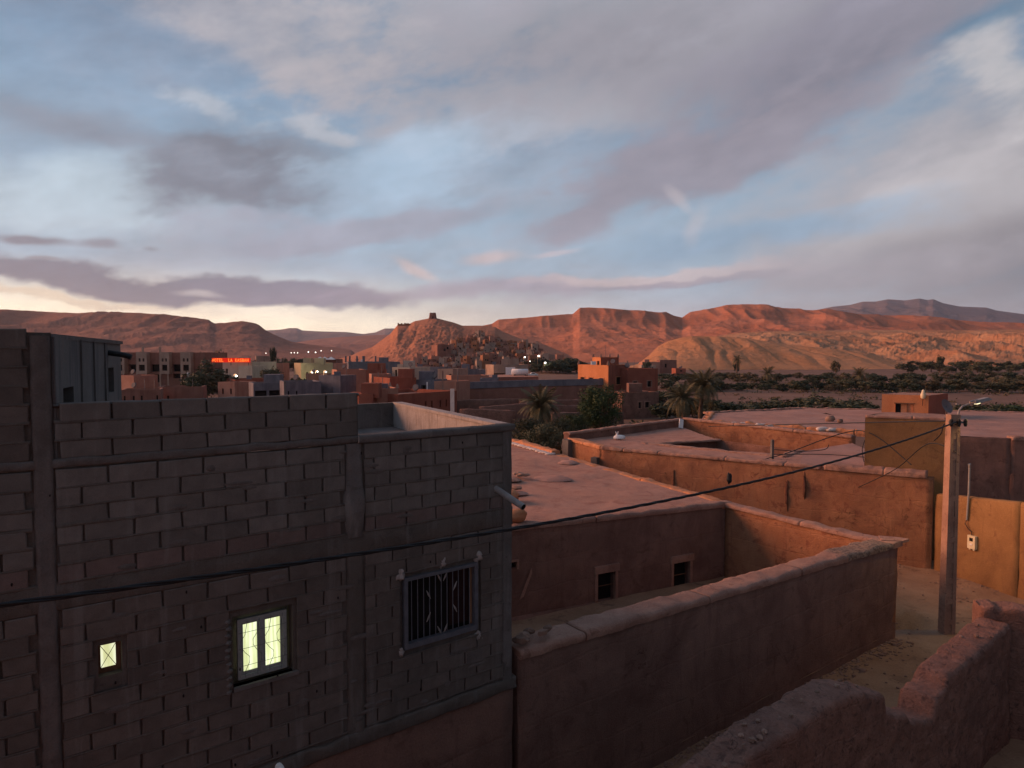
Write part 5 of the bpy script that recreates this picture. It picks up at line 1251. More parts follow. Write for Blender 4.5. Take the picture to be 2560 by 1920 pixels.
V('orange_house', 'bright orange low house in front of the sign building', [(543, 108), (585, 107)], 955, 'pink', depth=5)
V('brown_house', 'long red brown house right of the lit street lamp', [(586, 118), (692, 122)], 949, 'redbrown', [(0, .3, .36, .4, .65)], depth=7)
V('open_shed', 'grey shed with wide dark openings behind the block parapet', [(632, 96), (710, 98)], 958, 'greyb', [(0, .05, .42, .2, .75), (0, .5, .95, .15, .75)], depth=5)
V('grey_house', 'low grey block house directly behind the block parapet', [(712, 90), (802, 92)], 955, 'greyb', depth=6)
V('grey_house', 'taller grey block house with flat top behind the parapet', [(796, 96), (850, 94), (890, 98)], 938, 'greyb', [(0, .6, .64, .5, .7)])
V('brown_house', 'dull brown house behind the trees left of the yellow lit hotel', [(636, 150), (690, 152)], 926, 'brown', [(0, .2, .3, .5, .7)], depth=6)
V('tan_hall', 'tan hall with arched windows near the thin cypress', [(640, 190), (692, 192)], 890, 'tan', [(0, .42, .50, .35, .62), (0, .62, .68, .35, .62), (0, .80, .86, .35, .62)], depth=10)
V('orange_house', 'little orange house between dark trees and yellow lit hotel', [(686, 165), (706, 165)], 908, 'pink', depth=5)
V('yellow_hotel', 'pale yellow hotel front lit by wall lamps', [(735, 165), (752, 160), (832, 165)], 907, 'yellowish', [(1, .16, .22, .50, .66), (1, .46, .53, .50, .66)])
V('brown_wall', 'brown compound wall before the yellow lit hotel', [(764, 150), (818, 150)], 934, 'brown', depth=3)
V('tent_hall', 'low hall with white peaked canopies behind the yellow hotel', [(786, 205), (840, 205)], 898, 'brown', depth=8)
V('pink_house', 'long salmon house with brightly lit left face beyond the grey blocks', [(829, 132), (842, 126), (915, 130)], 923, 'pink', horns=0)
V('unfinished_house', 'unfinished grey house with bare columns and dark openings', [(871, 172), (1000, 176)], 905, 'greyb', [(0, .02, .08, .3, .62), (0, .13, .18, .3, .62), (0, .22, .27, .3, .62), (0, .45, .50, .3, .62)], depth=9)
for k, u in enumerate((874, 882, 893, 905, 917, 938)):
    root = None
cr = [o for o in bpy.data.objects if o.name.startswith('unfinished_house')][0]
for k, u in enumerate((862, 872, 890, 906, 908, 937)):
    p = at(u, 885, 172 + k * .3); b = MB(); zt_ = at(u, 905, 172).z; b.box((p.x - cr.location.x, p.y - cr.location.y + 1, zt_ + .7), (.35, .35, 1.6)); b.build('column', M['greyb'], cr)
V('orange_house', 'orange house with two narrow windows below the beige stepped house', [(922, 100), (930, 97), (978, 99)], 934, 'pink', [(1, .05, .14, .55, .8), (1, .2, .29, .55, .8)])
V('brown_house', 'plain brown house behind the orange house with narrow windows', [(914, 118), (950, 118)], 925, 'redbrown', depth=6)
V('dark_red_house', 'dark red brown house facing the viewer beside pale sheds', [(974, 90), (1040, 92)], 945, 'redbrown', depth=6)
V('beige_house', 'small beige stepped house with two dark windows', [(980, 122), (1024, 120)], 918, 'beige', [(0, .16, .28, .72, .92), (0, .74, .86, .72, .92)], depth=6)
V('beige_turret', 'square beige stair turret on the stepped beige house', [(993, 124), (1009, 124)], 911, 'beige', depth=3)
V('blue_grey_house', 'long blue grey block house in front of the kasbah hill', [(1010, 134), (1095, 132)], 918, 'greyb', depth=7)
V('pale_shed', 'pale shed with dark doorway beside the dark red house', [(1039, 93), (1085, 92)], 949, 'greyb', [(0, .3, .55, .45, .85)], depth=4)
V('merlon_house', 'small orange house with raised corner points just behind the block parapet', [(924, 80), (942, 76), (995, 78)], 968, 'pink', [(1, .45, .55, .52, .66)], horns=.5)
V('brown_house', 'small dark brown box house beside the orange house with corner points', [(896, 74), (932, 74)], 985, 'redbrown', depth=4)
V('brown_house', 'long dark brown house behind the pale plastered parapet', [(994, 76), (1142, 84)], 986, 'redbrown', depth=8)
V('orange_house', 'flat orange house left of the long grey topped wall', [(1085, 92), (1140, 91)], 953, 'pink', depth=5)
V('tan_house', 'tan two storey house behind the flat orange house', [(1094, 118), (1132, 117)], 922, 'tan', [(0, .75, .9, .6, .85)], depth=6)
V('pink_terrace', 'long pink terrace wall between tan house and market building', [(1128, 112), (1222, 114)], 939, 'pink', depth=4)
V('dark_shed', 'long dark shed with posts below the kasbah hill', [(1132, 150), (1214, 152)], 924, 'greyb', [(0, .02, .3, .1, .7), (0, .36, .62, .1, .7), (0, .68, .96, .1, .7)], depth=6)
V('market_building', 'tan market building with dark veranda and white cladding', [(1214, 142), (1234, 138), (1321, 142)], 911, 'tan', [(0, .3, .7, .2, .6), (1, .0, .32, .1, .72), (1, .78, .93, .35, .65)], depth=8)
V('white_kiosk', 'bright white kiosk in front of the market building', [(1264, 134), (1288, 134)], 919, 'white', depth=2.5)
V('grey_stall', 'low grey stall roof on the terrace below the market building', [(1200, 104), (1245, 104)], 946, 'greyb', depth=3)
def lowwall(name, label, pts, m, th=.4, cap=None, cat='wall', bot=-.4):
    root = empty(name); tag(root, label, cat)
    for (u0, v0, Y0, u1, v1, Y1) in pts:
        a, b = at(u0, v0, Y0), at(u1, v1, Y1)
        sweep_wall('wall', a, b, a.z, b.z, th, M[m], root, zb=bot, seg=.8, amp=.10, rnd=.15, dz=.6, seed=u0)
        if cap: 
            c = MB(); d = (b - a).normalized(); n = Vector((d.y, -d.x, 0)) * .12
            c.add([a + n, b + n, b - n * 3, a - n * 3, *[q + Vector((0, 0, cap[1])) for q in (a + n, b + n, b - n * 3, a - n * 3)]], [(0,1,2,3),(4,5,6,7),(0,1,5,4),(1,2,6,5),(2,3,7,6),(3,0,4,7)]); c.build('block_top', M[cap[0]], root)
    return root
lowwall('compound_wall', 'long brown compound wall topped with grey blockwork', [(1140, 973, 100, 1330, 966, 104), (1330, 966, 104, 1524, 962, 110)], 'brown', cap=('greyb', 1.0))
lowwall('terrace_wall', 'lower broken brown terrace wall under the compound wall', [(1140, 1000, 90, 1300, 996, 92), (1300, 1003, 91, 1530, 996, 97)], 'adobe_brown')
lowwall('terrace_wall', 'rough brown ruin wall above the palm', [(1200, 1017, 80, 1345, 1006, 82), (1370, 1012, 82, 1470, 1014, 86)], 'adobe_brown')
lowwall('terrace_wall', 'low brown ruin wall with dark gap left of the palm', [(1150, 1022, 74, 1290, 1026, 75)], 'ruin')
lowwall('terrace_wall', 'reddish broken wall behind the palm and round tree', [(1380, 1032, 78, 1560, 1030, 82)], 'adobe')
# orange fortified house
fo, loc, zt = V('fortified_house', 'bright orange fortified house with pointed corners and right side coloured dark red for shade', [(1445, 116), (1521, 108), (1571, 114)], 911, 'orange', [(0, .10, .24, .52, .68), (0, .38, .52, .52, .68), (0, .72, .86, .52, .68), (1, .38, .64, .52, .70)], m2='redbrown', horns=.7, frame='orange_curb')  # right face takes a dark red wall colour in place of shade
V('fortified_tower', 'short orange roof tower with corner points on the fortified house', [(1481, 118), (1502, 114), (1547, 117)], 893, 'orange', [(0, .55, .85, .78, .92)], m2='redbrown', horns=.6)  # tower's right face darkened by colour, as shade
V('fortified_wing', 'lower wing of the fortified house coloured dark red for shade, with two windows', [(1571, 110), (1645, 113)], 922, 'redbrown', [(0, .16, .30, .50, .66), (0, .64, .78, .50, .66)], depth=8, horns=.0, frame='coping')  # wing on the shadowed side, shade painted as dark red
V('ruined_cottage', 'ruined brown cottage with white framed window below the fortified house', [(1556, 88), (1648, 90)], 982, 'adobe_brown', [(0, .44, .52, .38, .62), (0, .62, .74, .40, .62)], depth=5, frame='coping')
V('stone_shelter', 'ruined flat roofed shelter left of the white framed cottage', [(1536, 92), (1562, 90)], 978, 'ruin', [(0, .2, .8, .3, .8)], depth=4)
for k, (u0, u1, v, Y) in enumerate([(1606, 1650, 905, 300), (1650, 1692, 900, 310), (1604, 1640, 913, 290), (1690, 1715, 921, 270)]):
    V('hill_farm', ['pale earthen farmhouse left at the foot of the yellow hill', 'dark earthen farmhouse under the left shoulder of the yellow hill', 'low pale farm wall at the foot of the yellow hill', 'small reddish farm shed right below the yellow hill'][k], [(u0, Y), (u1, Y)], v, ['pink', 'brown', 'tan', 'redbrown'][k], [(0, .3, .4, .4, .7)] if k < 2 else [], depth=7)
for k, (u, v, Y, w) in enumerate([(800, 896, 204, 12), (812, 896, 204, 12), (828, 895, 204, 12)]):
    p = at(u, 899, Y); b = MB(); r_ = 1.1; z0_ = 0; b.add([(-r_, -r_, 0), (r_, -r_, 0), (r_, r_, 0), (-r_, r_, 0), (0, 0, .9)], [(0,1,4),(1,2,4),(2,3,4),(3,0,4)]); o = b.build('white_canopy', M['white'], None); o.location = (p.x, p.y, p.z); tag(o, ['left white peaked canopy on the hall roof', 'middle white peaked canopy on the hall roof', 'right white peaked canopy on the hall roof'][k], 'canopy')
# white parked car, white water tank and utility posts
def car(u, v, Y, label, rz=0.0):
    p = at(u, v, Y); root = empty('parked_car', (p.x, p.y, p.z), rz); tag(root, label, 'car')
    b = MB(); sec = [(-2.1, .35, .75), (-1.9, .3, .95), (-.9, .3, 1.02), (-.4, .3, 1.45), (.9, .3, 1.5), (1.7, .3, 1.05), (2.1, .35, .9)]
    vs = []
    for x, z0_, z1_ in sec:
        for y, k in ((-.8, 0), (.8, 0), (.72, 1), (-.72, 1)): vs.append((x, y, z1_ if k else z0_))
    fs = [(i*4+j, i*4+(j+1) % 4, (i+1)*4+(j+1) % 4, (i+1)*4+j) for i in range(len(sec)-1) for j in range(4)] + [(3,2,1,0), tuple(range(24, 28))]
    b.add(vs, fs); b.build('body', M['white'], root)
    for x in (-1.3, 1.3):
        for y in (-.78, .78): q = MB(); q.tube([(x, y - .1, .33), (x, y + .1, .33)], .33, 10); q.build('wheel', M['cable'], root)
    q = MB(); q.box((.25, -.775, 1.22), (1.3, .02, .28)); q.build('window', M['dark'], root)
car(1331, 941, 268, 'white car parked beside the market building', .1)
V('raised_terrace', 'raised brown terrace block below the market building', [(1212, 119), (1346, 122)], 943, 'brown', depth=14, par_h=.02)
p = at(1300, 942, 128); p.z = at(1212, 943, 119).z; root = empty('water_tank', p); tag(root, 'long white tank lying in front of the market building', 'tank')
b = MB(); b.tube([(-1.6, 0, .65), (-1.5, 0, .65), (1.5, 0, .65), (1.6, 0, .65)], [.3, .62, .62, .3], 14); b.build('barrel', M['white'], root, True)
for x in (-1, 1): b = MB(); b.box((x, 0, .1), (.2, 1.0, .3)); b.build('foot', M['cement'], root)
for k, (u, v0, v1, Y, r_, m_, lab) in enumerate([(1131, 972, 1030, 46, .13, 'white_patch', 'pale square post rising behind the pale plastered parapet'), (1107, 927, 985, 90, .09, 'coping', 'thin pale utility post before the flat orange house'), (946, 930, 970, 95, .09, 'coping', 'thin pale utility post beside the orange house with narrow windows'), (470, 931, 965, 140, .12, 'white', 'thin white post before the rightmost pale hotel tower'), (1068, 955, 985, 88, .07, 'white', 'thin white post against the pale shed'), (713, 952, 985, 88, .12, 'cement', 'short concrete post at the grey house behind the parapet'), (1168, 915, 945, 140, .08, 'coping', 'thin post before the dark shed')]):
    a, b_ = at(u, v1, Y), at(u, v0, Y); b = MB(); b.box((0, 0, (b_.z + 0) / 2), (r_ * 2, r_ * 2, b_.z)); o = b.build('post', M[m_], None); o.location = (a.x, a.y, 0); tag(o, lab, 'post')
# rooftop sign with red letters
sg = empty('rooftop_sign', at(576, 906, 147.0)); tag(sg, 'red glowing rooftop sign reading HOTEL LA KASBAH above the beige building', 'sign')
red = emit('red_glow', (1.0, .03, .012), .55); org = emit('letter_glow', (1.0, .16, .03), 1.5)
wS = 98 * 147 / F; hS = 11 * 147 / F
b = MB(); b.box((0, .15, hS / 2), (wS, .15, hS)); b.build('panel', red, sg)
x = -wS * .47; dx = wS * .94 / 16.0
for ch in 'HOTEL  LA KASBAH':
    if ch != ' ':
        txt = bpy.data.curves.new('letter', 'FONT'); txt.body = ch; txt.size = hS * 1.05; txt.extrude = .03; txt.offset = .015
        to = bpy.data.objects.new('letter_src', txt); COL.objects.link(to); bpy.context.view_layer.update()
        me = bpy.data.meshes.new_from_object(to.evaluated_get(bpy.context.evaluated_depsgraph_get())); bpy.data.objects.remove(to)
        me.materials.clear(); me.materials.append(org); w_ = max(v.co.x for v in me.vertices); link('letter', me, sg, (x, .03, hS * .14), (R(90), 0, 0), (dx * .86 / w_, 1, 1))
    x += dx
for x in (-wS * .45, 0, wS * .45): b = MB(); b.box((x, .3, -.2), (.12, .12, .9)); b.build('support', M['metal'], sg)
# street lamps that are lit
bulbw = emit('white_lamp', (1.0, .97, .86), 6.0)
def slamp(u, v, Y, label, r=.25, power=0, col=(1, .9, .6), group=None, post=True, z0=0.0):
    r = r * .75; p = at(u, v, Y); root = empty('street_lamp', (p.x, p.y, z0)); tag(root, label, 'street lamp', group); hz = p.z - z0
    b = MB(); b.blob((0, -.1, hz), (r, r, r * .8), 1, 6, 8, 0); b.build('bulb', bulbw, root, True)
    if post: b = MB(); b.tube([(-.5, 0, -.3), (-.5, 0, hz + .1), (-.3, 0, hz + .35), (0, 0, hz + r)], .07, 6); b.build('post', M['coping'], root)
    else: b = MB(); b.box((0, .2, hz), (.3, .3, .3)); b.build('bracket', M['metal'], root)
    if power:
        l = bpy.data.lights.new('lamp_light', 'POINT'); l.energy = power; l.color = col; l.shadow_soft_size = r; o = bpy.data.objects.new('lamp_light', l); COL.objects.link(o); o.location = (p.x, p.y - .6, p.z - .1)
slamp(591, 940, 128, 'lit street lamp on a thin post beside the red sign building', .27, 250)
slamp(781, 931, 158, 'lit white lamp over the compound wall of the yellow hotel, left one', .22, 150, (1, .92, .6))
slamp(794, 929, 158, 'lit white lamp over the compound wall of the yellow hotel, middle one', .26, 150, (1, .92, .6))
slamp(815, 930, 148, 'lit white lamp on a post at the right end of the yellow hotel', .26, 120, (1, .92, .6))
for k, (u, v, Y) in enumerate([(665, 883, 330), (728, 882, 420), (736, 882, 420), (744, 882, 420), (771, 880, 420), (789, 881, 420), (803, 877, 520), (829, 877, 520)]):
    slamp(u, v, Y, 'tiny distant white street light at the foot of the left ridge', .34 * (Y / 420) * (1.15 if k in (4, 5) else .8), 0, group='distant lights below the ridge')
for k, (u, v, Y, r_) in enumerate([(1312, 893, 292, .42), (1347, 890, 292, .55), (1363, 907, 285, .50), (1325, 903, 290, .22)]):
    slamp(u, v, Y, ['lit white lamp at the foot of the kasbah hill, leftmost', 'brightest white lamp at the foot of the kasbah hill', 'lowest white lamp just above the dark trees by the kasbah hill', 'tiny dim lamp between the white lamps of the kasbah hill'][k], r_, 120 if k < 3 else 0)

# ------------------------------------------------------------------ kasbah: earthen houses on the hillside
def hillz(u, Y):
    t = (Y - 330) / 120.0; X, YY, z = KAS(np.array([float(u)]), np.array([t])); return float(X[0]), float(z[0])
def kmesh(w, d, h, m, taper, seed, crown):
    rr = random.Random(seed); b = MB(); b.box((0, 0, h / 2 - 1), (w, d, h + 2), 0, taper)
    t = taper; b2 = []
    b.box((0, 0, h + .002), (w * t * .8, d * t * .8, .3), 0, 1)
    if crown:
        for i in (-1, 1):
            for j in (-1, 1): b.box((i * w * t * .42, j * d * t * .42, h + .45), (w * .14, d * .14, 1.0), 0, .6)
    return b.mesh('wall', M[m])
hm_ = ['pink', 'tan', 'brown', 'pink', 'adobe_orange', 'tan', 'brown']
protos = []
for k in range(14):
    crown = k % 4 == 0
    w, d, h = random.uniform(3.5, 7.5), random.uniform(4, 7), random.uniform(3.0, 5.5)
    if crown: w, d, h = random.uniform(3.2, 4.2), random.uniform(3.2, 4.2), random.uniform(6, 8.5)
    wins = []
    for q in range(random.choice((1, 2, 2, 3))):
        sx = random.uniform(-.32, .32) * w; zz = random.uniform(.35, .82) * h; ty = -d / 2 * (1 + (.94 - 1) * ((zz + 1) / (h + 2)))
        wins.append((sx, ty, zz))
    protos.append((kmesh(w, d, h, hm_[k % 7], .92, k, crown), wins, crown))
wmesh = MB().box((0, 0, 0), (.6, .3, .8)).mesh('window', M['dark'])
random.seed(77); placed = []
def kas_house(u, Y, k, rz, label, group, sc=1.0):
    X, z = hillz(u, Y); root = empty('earthen_house', (X, Y, z - .3), rz); root.scale = (sc,) * 3
    tag(root, label, 'house', group); me, wins, cr_ = protos[k % 14]; link('wall', me, root)
    for w in wins: link('window', wmesh, root, w)
    return root
tries = 0
while len(placed) < 294 and tries < 9000:
    tries += 1; Y = random.uniform(333, 410); u = random.uniform(1085, 1425) if Y > 345 else random.uniform(1000, 1435)
    if u > 1340 and Y > 400 - (u - 1340) * .6: continue
    if u < 1180 and Y > 362 + (u - 1085) * .5: continue
    X, z = hillz(u, Y)
    if any((X - a) ** 2 + ((Y - b) * .8) ** 2 < 7.5 for a, b in placed): continue
    placed.append((X, Y)); zone = (0 if u < 1180 else (1 if u < 1300 else 2)) + (3 if Y < 355 else 0)
    side, lev = ['left', 'middle', 'right'][zone % 3], 'lower' if zone > 2 else 'upper'
    kas_house(u, Y, len(placed), random.uniform(-.6, .6), 'earthen house packed on the %s %s part of the hillside kasbah' % (lev, side), '%s %s kasbah houses' % (lev, side), random.uniform(.5, .95))
kas_house(1103, 356, 2, .45, 'large orange ruined house catching light on the left of the hillside kasbah', None, 1.5)
kas_house(1212, 335, 4, .4, 'tall pale kasbah tower glowing at the foot of the hill', None, 1.0)
kas_house(1196, 334, 8, .4, 'slender kasbah tower left of the glowing pale tower', None, .8)
kas_house(1336, 386, 12, .2, 'tall dark kasbah tower on the right shoulder of the hill', None, .95)
kas_house(1306, 392, 4, .2, 'dark square kasbah tower high on the right of the hill', None, .9)
# hilltop granary tower and rampart
p = at(1082, 796, 450); tw = empty('hilltop_tower', (p.x, p.y, p.z - 1.0)); tag(tw, 'squat ruined granary tower crowning the kasbah hill', 'tower')
b = MB(); ringn = 14
vs = []
for (z, r_) in ((0, 3.3), (1.2, 2.6), (2.8, 2.25), (4.2, 2.1), (4.6, 2.0)):
    for j in range(ringn):
        a = 2 * math.pi * j / ringn; k = 1 + .10 * mnz(math.cos(a) * 2, math.sin(a) * 2, z); sq = 1 / max(abs(math.cos(a)), abs(math.sin(a))) ** .6
        vs.append((r_ * k * sq * math.cos(a), r_ * k * sq * math.sin(a), z + (.35 * mnz(a * 3, 2) if z > 4 else 0)))
b.add(vs, [(i * ringn + j, i * ringn + (j + 1) % ringn, (i + 1) * ringn + (j + 1) % ringn, (i + 1) * ringn + j) for i in range(4) for j in range(ringn)] + [tuple(range(4 * ringn, 5 * ringn))]); b.build('tower_wall', M['brown'], tw)
b = MB(); b.box((.3, -2.35, 1.6), (.6, .5, 1.2)); b.build('doorway', M['dark'], tw)
lr = empty('hilltop_rampart'); tag(lr, 'broken rampart wall on the left edge of the kasbah hilltop', 'wall')
us_ = np.linspace(994, 1030, 10)
for k in range(9):
    a, c = at(us_[k], 811, 446), at(us_[k + 1], 811, 446); b = MB(); b.prism([(a.x, a.y), (c.x - .1, c.y), (c.x - .1, c.y + .9), (a.x, a.y + .9)], a.z - 2.5, a.z + [.9, .3, .8, .2, .9, .7, .8, .5, .2][k]); b.build('rampart_piece', M['adobe_orange'], lr)

# ------------------------------------------------------------------ vegetation
def crown_mesh(name, matl, seed, rx=2.2, rz=1.9, clumps=26, leaves=60, ls=.34, hollow=.55):
    rr = random.Random(seed); vs, fs = [], []
    for c in range(clumps):
        while True:
            d = Vector((rr.uniform(-1, 1), rr.uniform(-1, 1), rr.uniform(-.75, 1)))
            if .15 < d.length < 1: break
        d = d.normalized() * rr.uniform(hollow, 1.0); cc = Vector((d.x * rx, d.y * rx, d.z * rz)); cr_ = rr.uniform(.28, .55) * rx * .75
        for l in range(leaves):
            q = Vector((rr.gauss(0, 1), rr.gauss(0, 1), rr.gauss(0, .8))); q = q.normalized() * cr_ * rr.uniform(.3, 1) ** .6
            p = cc + q; a = Vector((rr.gauss(0, 1), rr.gauss(0, 1), rr.gauss(0, .6))).normalized(); bb = a.cross(q + Vector((.01, 0, .02))).normalized(); s = ls * rr.uniform(.5, 1.2)
            i = len(vs); vs += [p - a * s * .9, p + bb * s * .32, p + a * s * .9, p - bb * s * .32]; fs.append((i, i + 1, i + 2, i + 3))
    me = bpy.data.meshes.new(name); me.from_pydata([tuple(v) for v in vs], [], fs); me.materials.append(matl); return me
def trunk_mesh(seed, h=1.6, r=.16):
    rr = random.Random(seed); b = MB(); b.tube([(0, 0, -.3), (rr.uniform(-.1, .1), 0, h * .5), (rr.uniform(-.2, .2), rr.uniform(-.2, .2), h * 1.3)], [r * 1.3, r, r * .6], 7)
    for k in range(4):
        a = k * 1.6 + rr.random(); b.tube([(0, 0, h * .7), (math.cos(a) * .6, math.sin(a) * .6, h * 1.2), (math.cos(a) * 1.1, math.sin(a) * 1.1, h * 1.7)], [r * .6, r * .4, r * .15], 5)
    return b.mesh('trunk', M['bark'])
CR = {k: [crown_mesh('crown', M[k], 100 + s * 7 + len(k), 2.2, [1.7, 2.0, 1.5][s], 26, 60) for s in range(3)] for k in ('leaf', 'leaf_dark', 'leaf_green', 'leaf_dry')}
CR['near_green'] = [crown_mesh('crown', M['leaf_green'], 300 + s, 2.2, 2.0, 60, 150, .15, .45) for s in range(2)] * 2
CR['near_olive'] = [crown_mesh('crown', M['leaf'], 310 + s, 2.2, 1.8, 60, 130, .15, .4) for s in range(2)] * 2
TR = [trunk_mesh(s) for s in range(3)]
def tree(name, u, Y, h, w, kind, label, group=None, cat='tree', var=None, z0=0.0):
    p = at(u, 885, Y); root = empty(name, (p.x, p.y, z0), random.uniform(0, 6.28)); tag(root, label, cat, group)
    k = random.randrange(3) if var is None else var; me = CR[kind][k]; zs = h / 4.2
    c = link('crown', me, root, (0, 0, h * .56), None, (w / 4.6, w / 4.6, zs)); link('trunk', TR[k], root, None, None, (zs, zs, zs))
    return root
random.seed(5)
# river bands: dark tamarisk and olive beyond the roofs, right
def band(n_, u0, u1, Ya, Yb, h0, h1, kinds, label, group):
    for k in range(n_):
        u = u0 + (u1 - u0) * (k + random.uniform(.1, .9)) / n_; Y = random.uniform(Ya, Yb); h_ = random.uniform(h0, h1)
        lb_, gp_ = label, group
        if group.startswith('river'):
            w_ = 'by the twin palms' if u < 1800 else ('below the yellow hill' if u < 2020 else ('left of the orange rooftop hut' if u < 2200 else ('straight behind the orange rooftop hut' if u < 2390 else 'towards the right edge')))
            lb_ = label + ', ' + w_; gp_ = group + ', ' + w_
        tree('shrub_tree', u, Y, h_, h_ * random.uniform(1.3, 2.3), random.choice(kinds), lb_, gp_)
band(56, 1645, 2600, 146, 162, 1.4, 3.0, ('leaf', 'leaf_dark', 'leaf_dark', 'leaf_dry'), 'dark tree in the nearer river row', 'river trees, middle row')
band(48, 1650, 2600, 188, 232, 1.6, 3.2, ('leaf', 'leaf_dark', 'leaf_dark', 'leaf_dry'), 'dark tree in the farther river row', 'river trees, back row')
band(22, 1665, 2190, 82, 91, 1.6, 2.9, ('leaf', 'leaf_dark', 'leaf_dark'), 'dark tree in the front row behind the flat roofs', 'river trees, front row')
band(9, 2395, 2620, 72, 86, 1.8, 3.0, ('leaf', 'leaf_dark', 'leaf_green'), 'dark tree behind the right edge of the broad pinkish roof', 'trees behind the broad roof')
band(22, 2265, 2600, 300, 345, 2.6, 5.4, ('leaf_dark', 'leaf'), 'dark tree in the far clump below the badland slope', 'far grove below the badlands')
band(14, 1322, 1450, 285, 320, 4, 7.0, ('leaf_dark',), 'dark tree in the grove below the lamps of the kasbah hill', 'grove below the kasbah lamps')
band(16, 660, 790, 330, 410, 4, 7, ('leaf_dark',), 'dark distant tree by the tiny lights below the left ridge', 'distant trees below the ridge')
tree('broad_tree', 525, 175, 9.5, 8, 'leaf_dark', 'dark round tree rising above the tower hotel roof')
tree('broad_tree', 548, 172, 7.5, 5, 'leaf_dark', 'smaller dark tree beside the round tree above the hotel')
tree('broad_tree', 515, 122, 6.6, 7, 'leaf', 'large olive tree partly hiding the red rooftop sign')
tree('broad_tree', 490, 112, 5.5, 5, 'leaf_dark', 'dark tree at the right end of the tower hotel')
tree('broad_tree', 565, 124, 4.8, 5.5, 'leaf_dark', 'dark bushy tree below the red rooftop sign')
tree('broad_tree', 643, 172, 7, 6, 'leaf_dark', 'dark tree in front of the tan hall')
tree('broad_tree', 675, 140, 5.5, 5.5, 'leaf', 'brownish tree left of the yellow lit hotel')
tree('broad_tree', 745, 134, 4.2, 4.0, 'leaf_dark', 'dark shrub at the corner of the yellow lit hotel')
tree('broad_tree', 1062, 108, 3.6, 5.5, 'leaf_dark', 'low dark tree behind the pale shed')
tree('cypress', 684, 186, 10.5, 2.6, 'leaf_dark', 'thin dark cypress beside the tan hall', cat='tree')
tree('round_tree', 1503, 74, 4.9, 4.9, 'near_green', 'round green tree below the fortified house', var=1)
tree('round_tree', 1478, 75, 4.0, 3.4, 'near_green', 'smaller lobe of green tree left of the round tree', var=0)
tree('low_bush', 1318, 56, 3.2, 3.6, 'near_olive', 'olive bush at the left foot of the palm')
tree('low_bush', 1366, 54, 2.9, 3.6, 'near_olive', 'olive bush directly under the palm')
tree('low_bush', 1400, 58, 2.9, 3.2, 'near_olive', 'dark bush at the right foot of the palm')
tree('low_bush', 1430, 66, 2.6, 3.4, 'near_green', 'dark bush between palm and round green tree')
tree('low_bush', 1575, 60, 1.9, 1.8, 'near_green', 'yellow green shrub behind the flat roof edge')
tree('low_bush', 1552, 62, 1.7, 1.5, 'leaf_dry', 'dry shrub left of the yellow green shrub')
tree('low_bush', 1620, 66, 1.8, 3.0, 'leaf_dry', 'dry brown shrub left of the two palms')
tree('low_bush', 1660, 100, 3.4, 4.0, 'leaf_dark', 'dark tree right of the white framed cottage')
tree('lone_tree', 1842, 300, 4.6, 3.4, 'leaf_dark', 'lone dark tree at the foot of the yellow hill')
tree('lone_tree', 2350, 318, 8.2, 4.2, 'leaf_dark', 'tall lone tree rising over the far right grove')
tree('lone_tree', 1620, 262, 5.5, 5.0, 'leaf_dark', 'dark tree before the farmhouses of the yellow hill')
tree('lone_tree', 2090, 285, 5.6, 3.6, 'leaf_dry', 'thin lone tree right below the yellow hill')
# ground cover
def cover(name, n_, u0, u1, Ya, Yb, matl, label, seed):
    rr = random.Random(seed); vs, fs = [], []
    for k in range(n_):
        u, Y = rr.uniform(u0, u1), rr.uniform(Ya, Yb); p = at(u, 885, Y)
        if mnz(p.x / 14, p.y / 9, seed) < -.05: continue
        s = rr.uniform(.4, 1.1); 
        for q in range(26):
            c = Vector((p.x + rr.gauss(0, .5) * s, p.y + rr.gauss(0, .5) * s, abs(rr.gauss(0, .4)) * s)); a = Vector((rr.gauss(0, 1), rr.gauss(0, 1), rr.gauss(0, .8))).normalized() * .30 * s; b_ = a.cross(Vector((rr.gauss(0, 1), rr.gauss(0, 1), 1))).normalized() * .12 * s
            i = len(vs); vs += [tuple(c - a), tuple(c + b_), tuple(c + a), tuple(c - b_)]; fs.append((i, i + 1, i + 2, i + 3))
    me = bpy.data.meshes.new(name); me.from_pydata(vs, [], fs); me.materials.append(matl); tag(link(name, me), label, 'scrub', kind='stuff')
cover('river_scrub', 700, 1640, 2600, 142, 240, M['leaf'], 'low dark scrub spread over the river bed', 3)
cover('dry_scrub', 500, 1640, 2600, 80, 260, M['leaf_dry'], 'dry pale scrub spread over the river bed', 4)
cover('yard_scrub', 260, 1200, 1720, 52, 84, M['leaf_dry'], 'dry scrub between the ruined terrace walls', 6)
cover('village_scrub', 200, 300, 1150, 100, 200, M['leaf_dark'], 'low dark scrub between the village houses', 7)
# palms
def frond_mesh(seed, L=2.3, droop=1.0):
    rr = random.Random(seed); b = MB(); n_ = 16; pts = []
    for i in range(n_ + 1):
        t = i / n_; pts.append(Vector((L * t * (1 - .18 * droop * t), 0, L * (.55 * t - .75 * droop * t * t))))
    b.tube(pts, [.035 * (1 - .8 * i / n_) for i in range(n_ + 1)], 4)
    for i in range(2, n_ + 1):
        for h_ in (0, .5):
            t = (i - h_) / n_; p = pts[i - 1].lerp(pts[i], 1 - h_) ; d = (pts[i] - pts[i - 1]).normalized(); l = .52 * math.sin(math.pi * min(.97, .18 + t * .8)) + .08
            for s in (-1, 1):
                e = p + d * l * .55 + Vector((0, s * l * .8, -l * rr.uniform(.15, .5))); w = d * .028
                b.add([p - w, p + w, e], [(0, 1, 2)])
    return b.mesh('frond', M['frond'])
FM = [frond_mesh(s, 2.3, d) for s, d in enumerate((.55, .8, 1.05, 1.35, 1.7))]
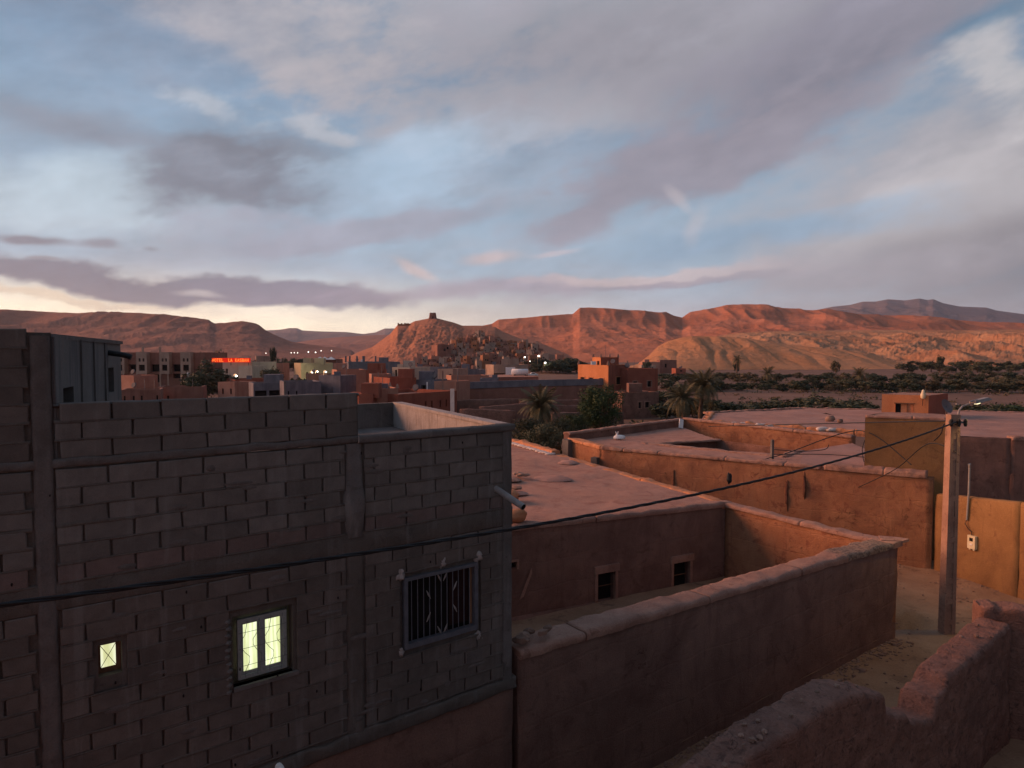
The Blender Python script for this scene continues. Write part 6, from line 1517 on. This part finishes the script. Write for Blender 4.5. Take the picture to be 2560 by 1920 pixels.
def palm(u, Y, h, label, sc=1.0, n_=46, seed=0, lean=.0, group=None):
    rr = random.Random(seed); p = at(u, 885, Y); root = empty('date_palm', (p.x, p.y, 0)); tag(root, label, 'palm tree', group)
    b = MB(); m_ = 16; pts = []; rad = []
    for i in range(m_ + 1): t = i / m_; pts.append((lean * t * t, 0, -.3 + (h + .3) * t)); rad.append((.26 - .06 * t) * (1.08 if i % 2 else .94))
    b.tube(pts, rad, 9); b.build('trunk', M['bark'], root)
    for k in range(n_):
        t = k / n_; a = k * 2.39996 + rr.uniform(-.2, .2); tilt = -1.0 + 1.75 * t + rr.uniform(-.15, .15); q = 0 if t < .25 else (1 if t < .45 else (2 if t < .65 else (3 if t < .85 else 4)))
        s = sc * rr.uniform(.82, 1.12); link('frond', FM[q], root, (lean, 0, h - .1), (rr.uniform(-.25, .25), tilt * .85, a), (s, s, s))
palm(1352, 62, 3.6, 'bushy date palm left of the round green tree', 1.12, 54, 1)
palm(1752, 80, 4.6, 'taller date palm behind the flat roofs, right of its twin', 1.30, 54, 2, .3)
palm(1712, 78, 3.2, 'shorter date palm left of its taller twin', 1.15, 50, 3, -.2)
palm(1843, 262, 6.0, 'far lone palm in the river row before the yellow hill', 1.3, 30, 4)
palm(1920, 180, 3.2, 'small far palm in the river tree row', 1.2, 30, 5)
palm(2150, 172, 3.2, 'small far palm right of centre in the river tree row', 1.3, 30, 6)
# ------------------------------------------------------------------ air
hz = MB(); hz.add([(x, y, z) for z in (-4.0, 580.0) for x, y in ((-9000, -9000), (9000, -9000), (9000, 9000), (-9000, 9000))], [(3,2,1,0),(4,5,6,7),(0,1,5,4),(1,2,6,5),(2,3,7,6),(3,0,4,7)])
hm = bpy.data.materials.new('haze'); hm.use_nodes = True; t = hm.node_tree; t.nodes.clear(); ho = t.nodes.new('ShaderNodeOutputMaterial'); pv_ = t.nodes.new('ShaderNodeVolumePrincipled')
pv_.inputs['Color'].default_value = (.70, .80, 1.0, 1); pv_.inputs['Density'].default_value = 5.5e-5; pv_.inputs['Anisotropy'].default_value = 0.3
t.links.new(pv_.outputs[0], ho.inputs['Volume'])
USE_HAZE = True
if USE_HAZE: tag(hz.build('haze', hm), 'thin dusk air over the whole valley', 'haze', kind='stuff')
else: bpy.data.materials.remove(hm)
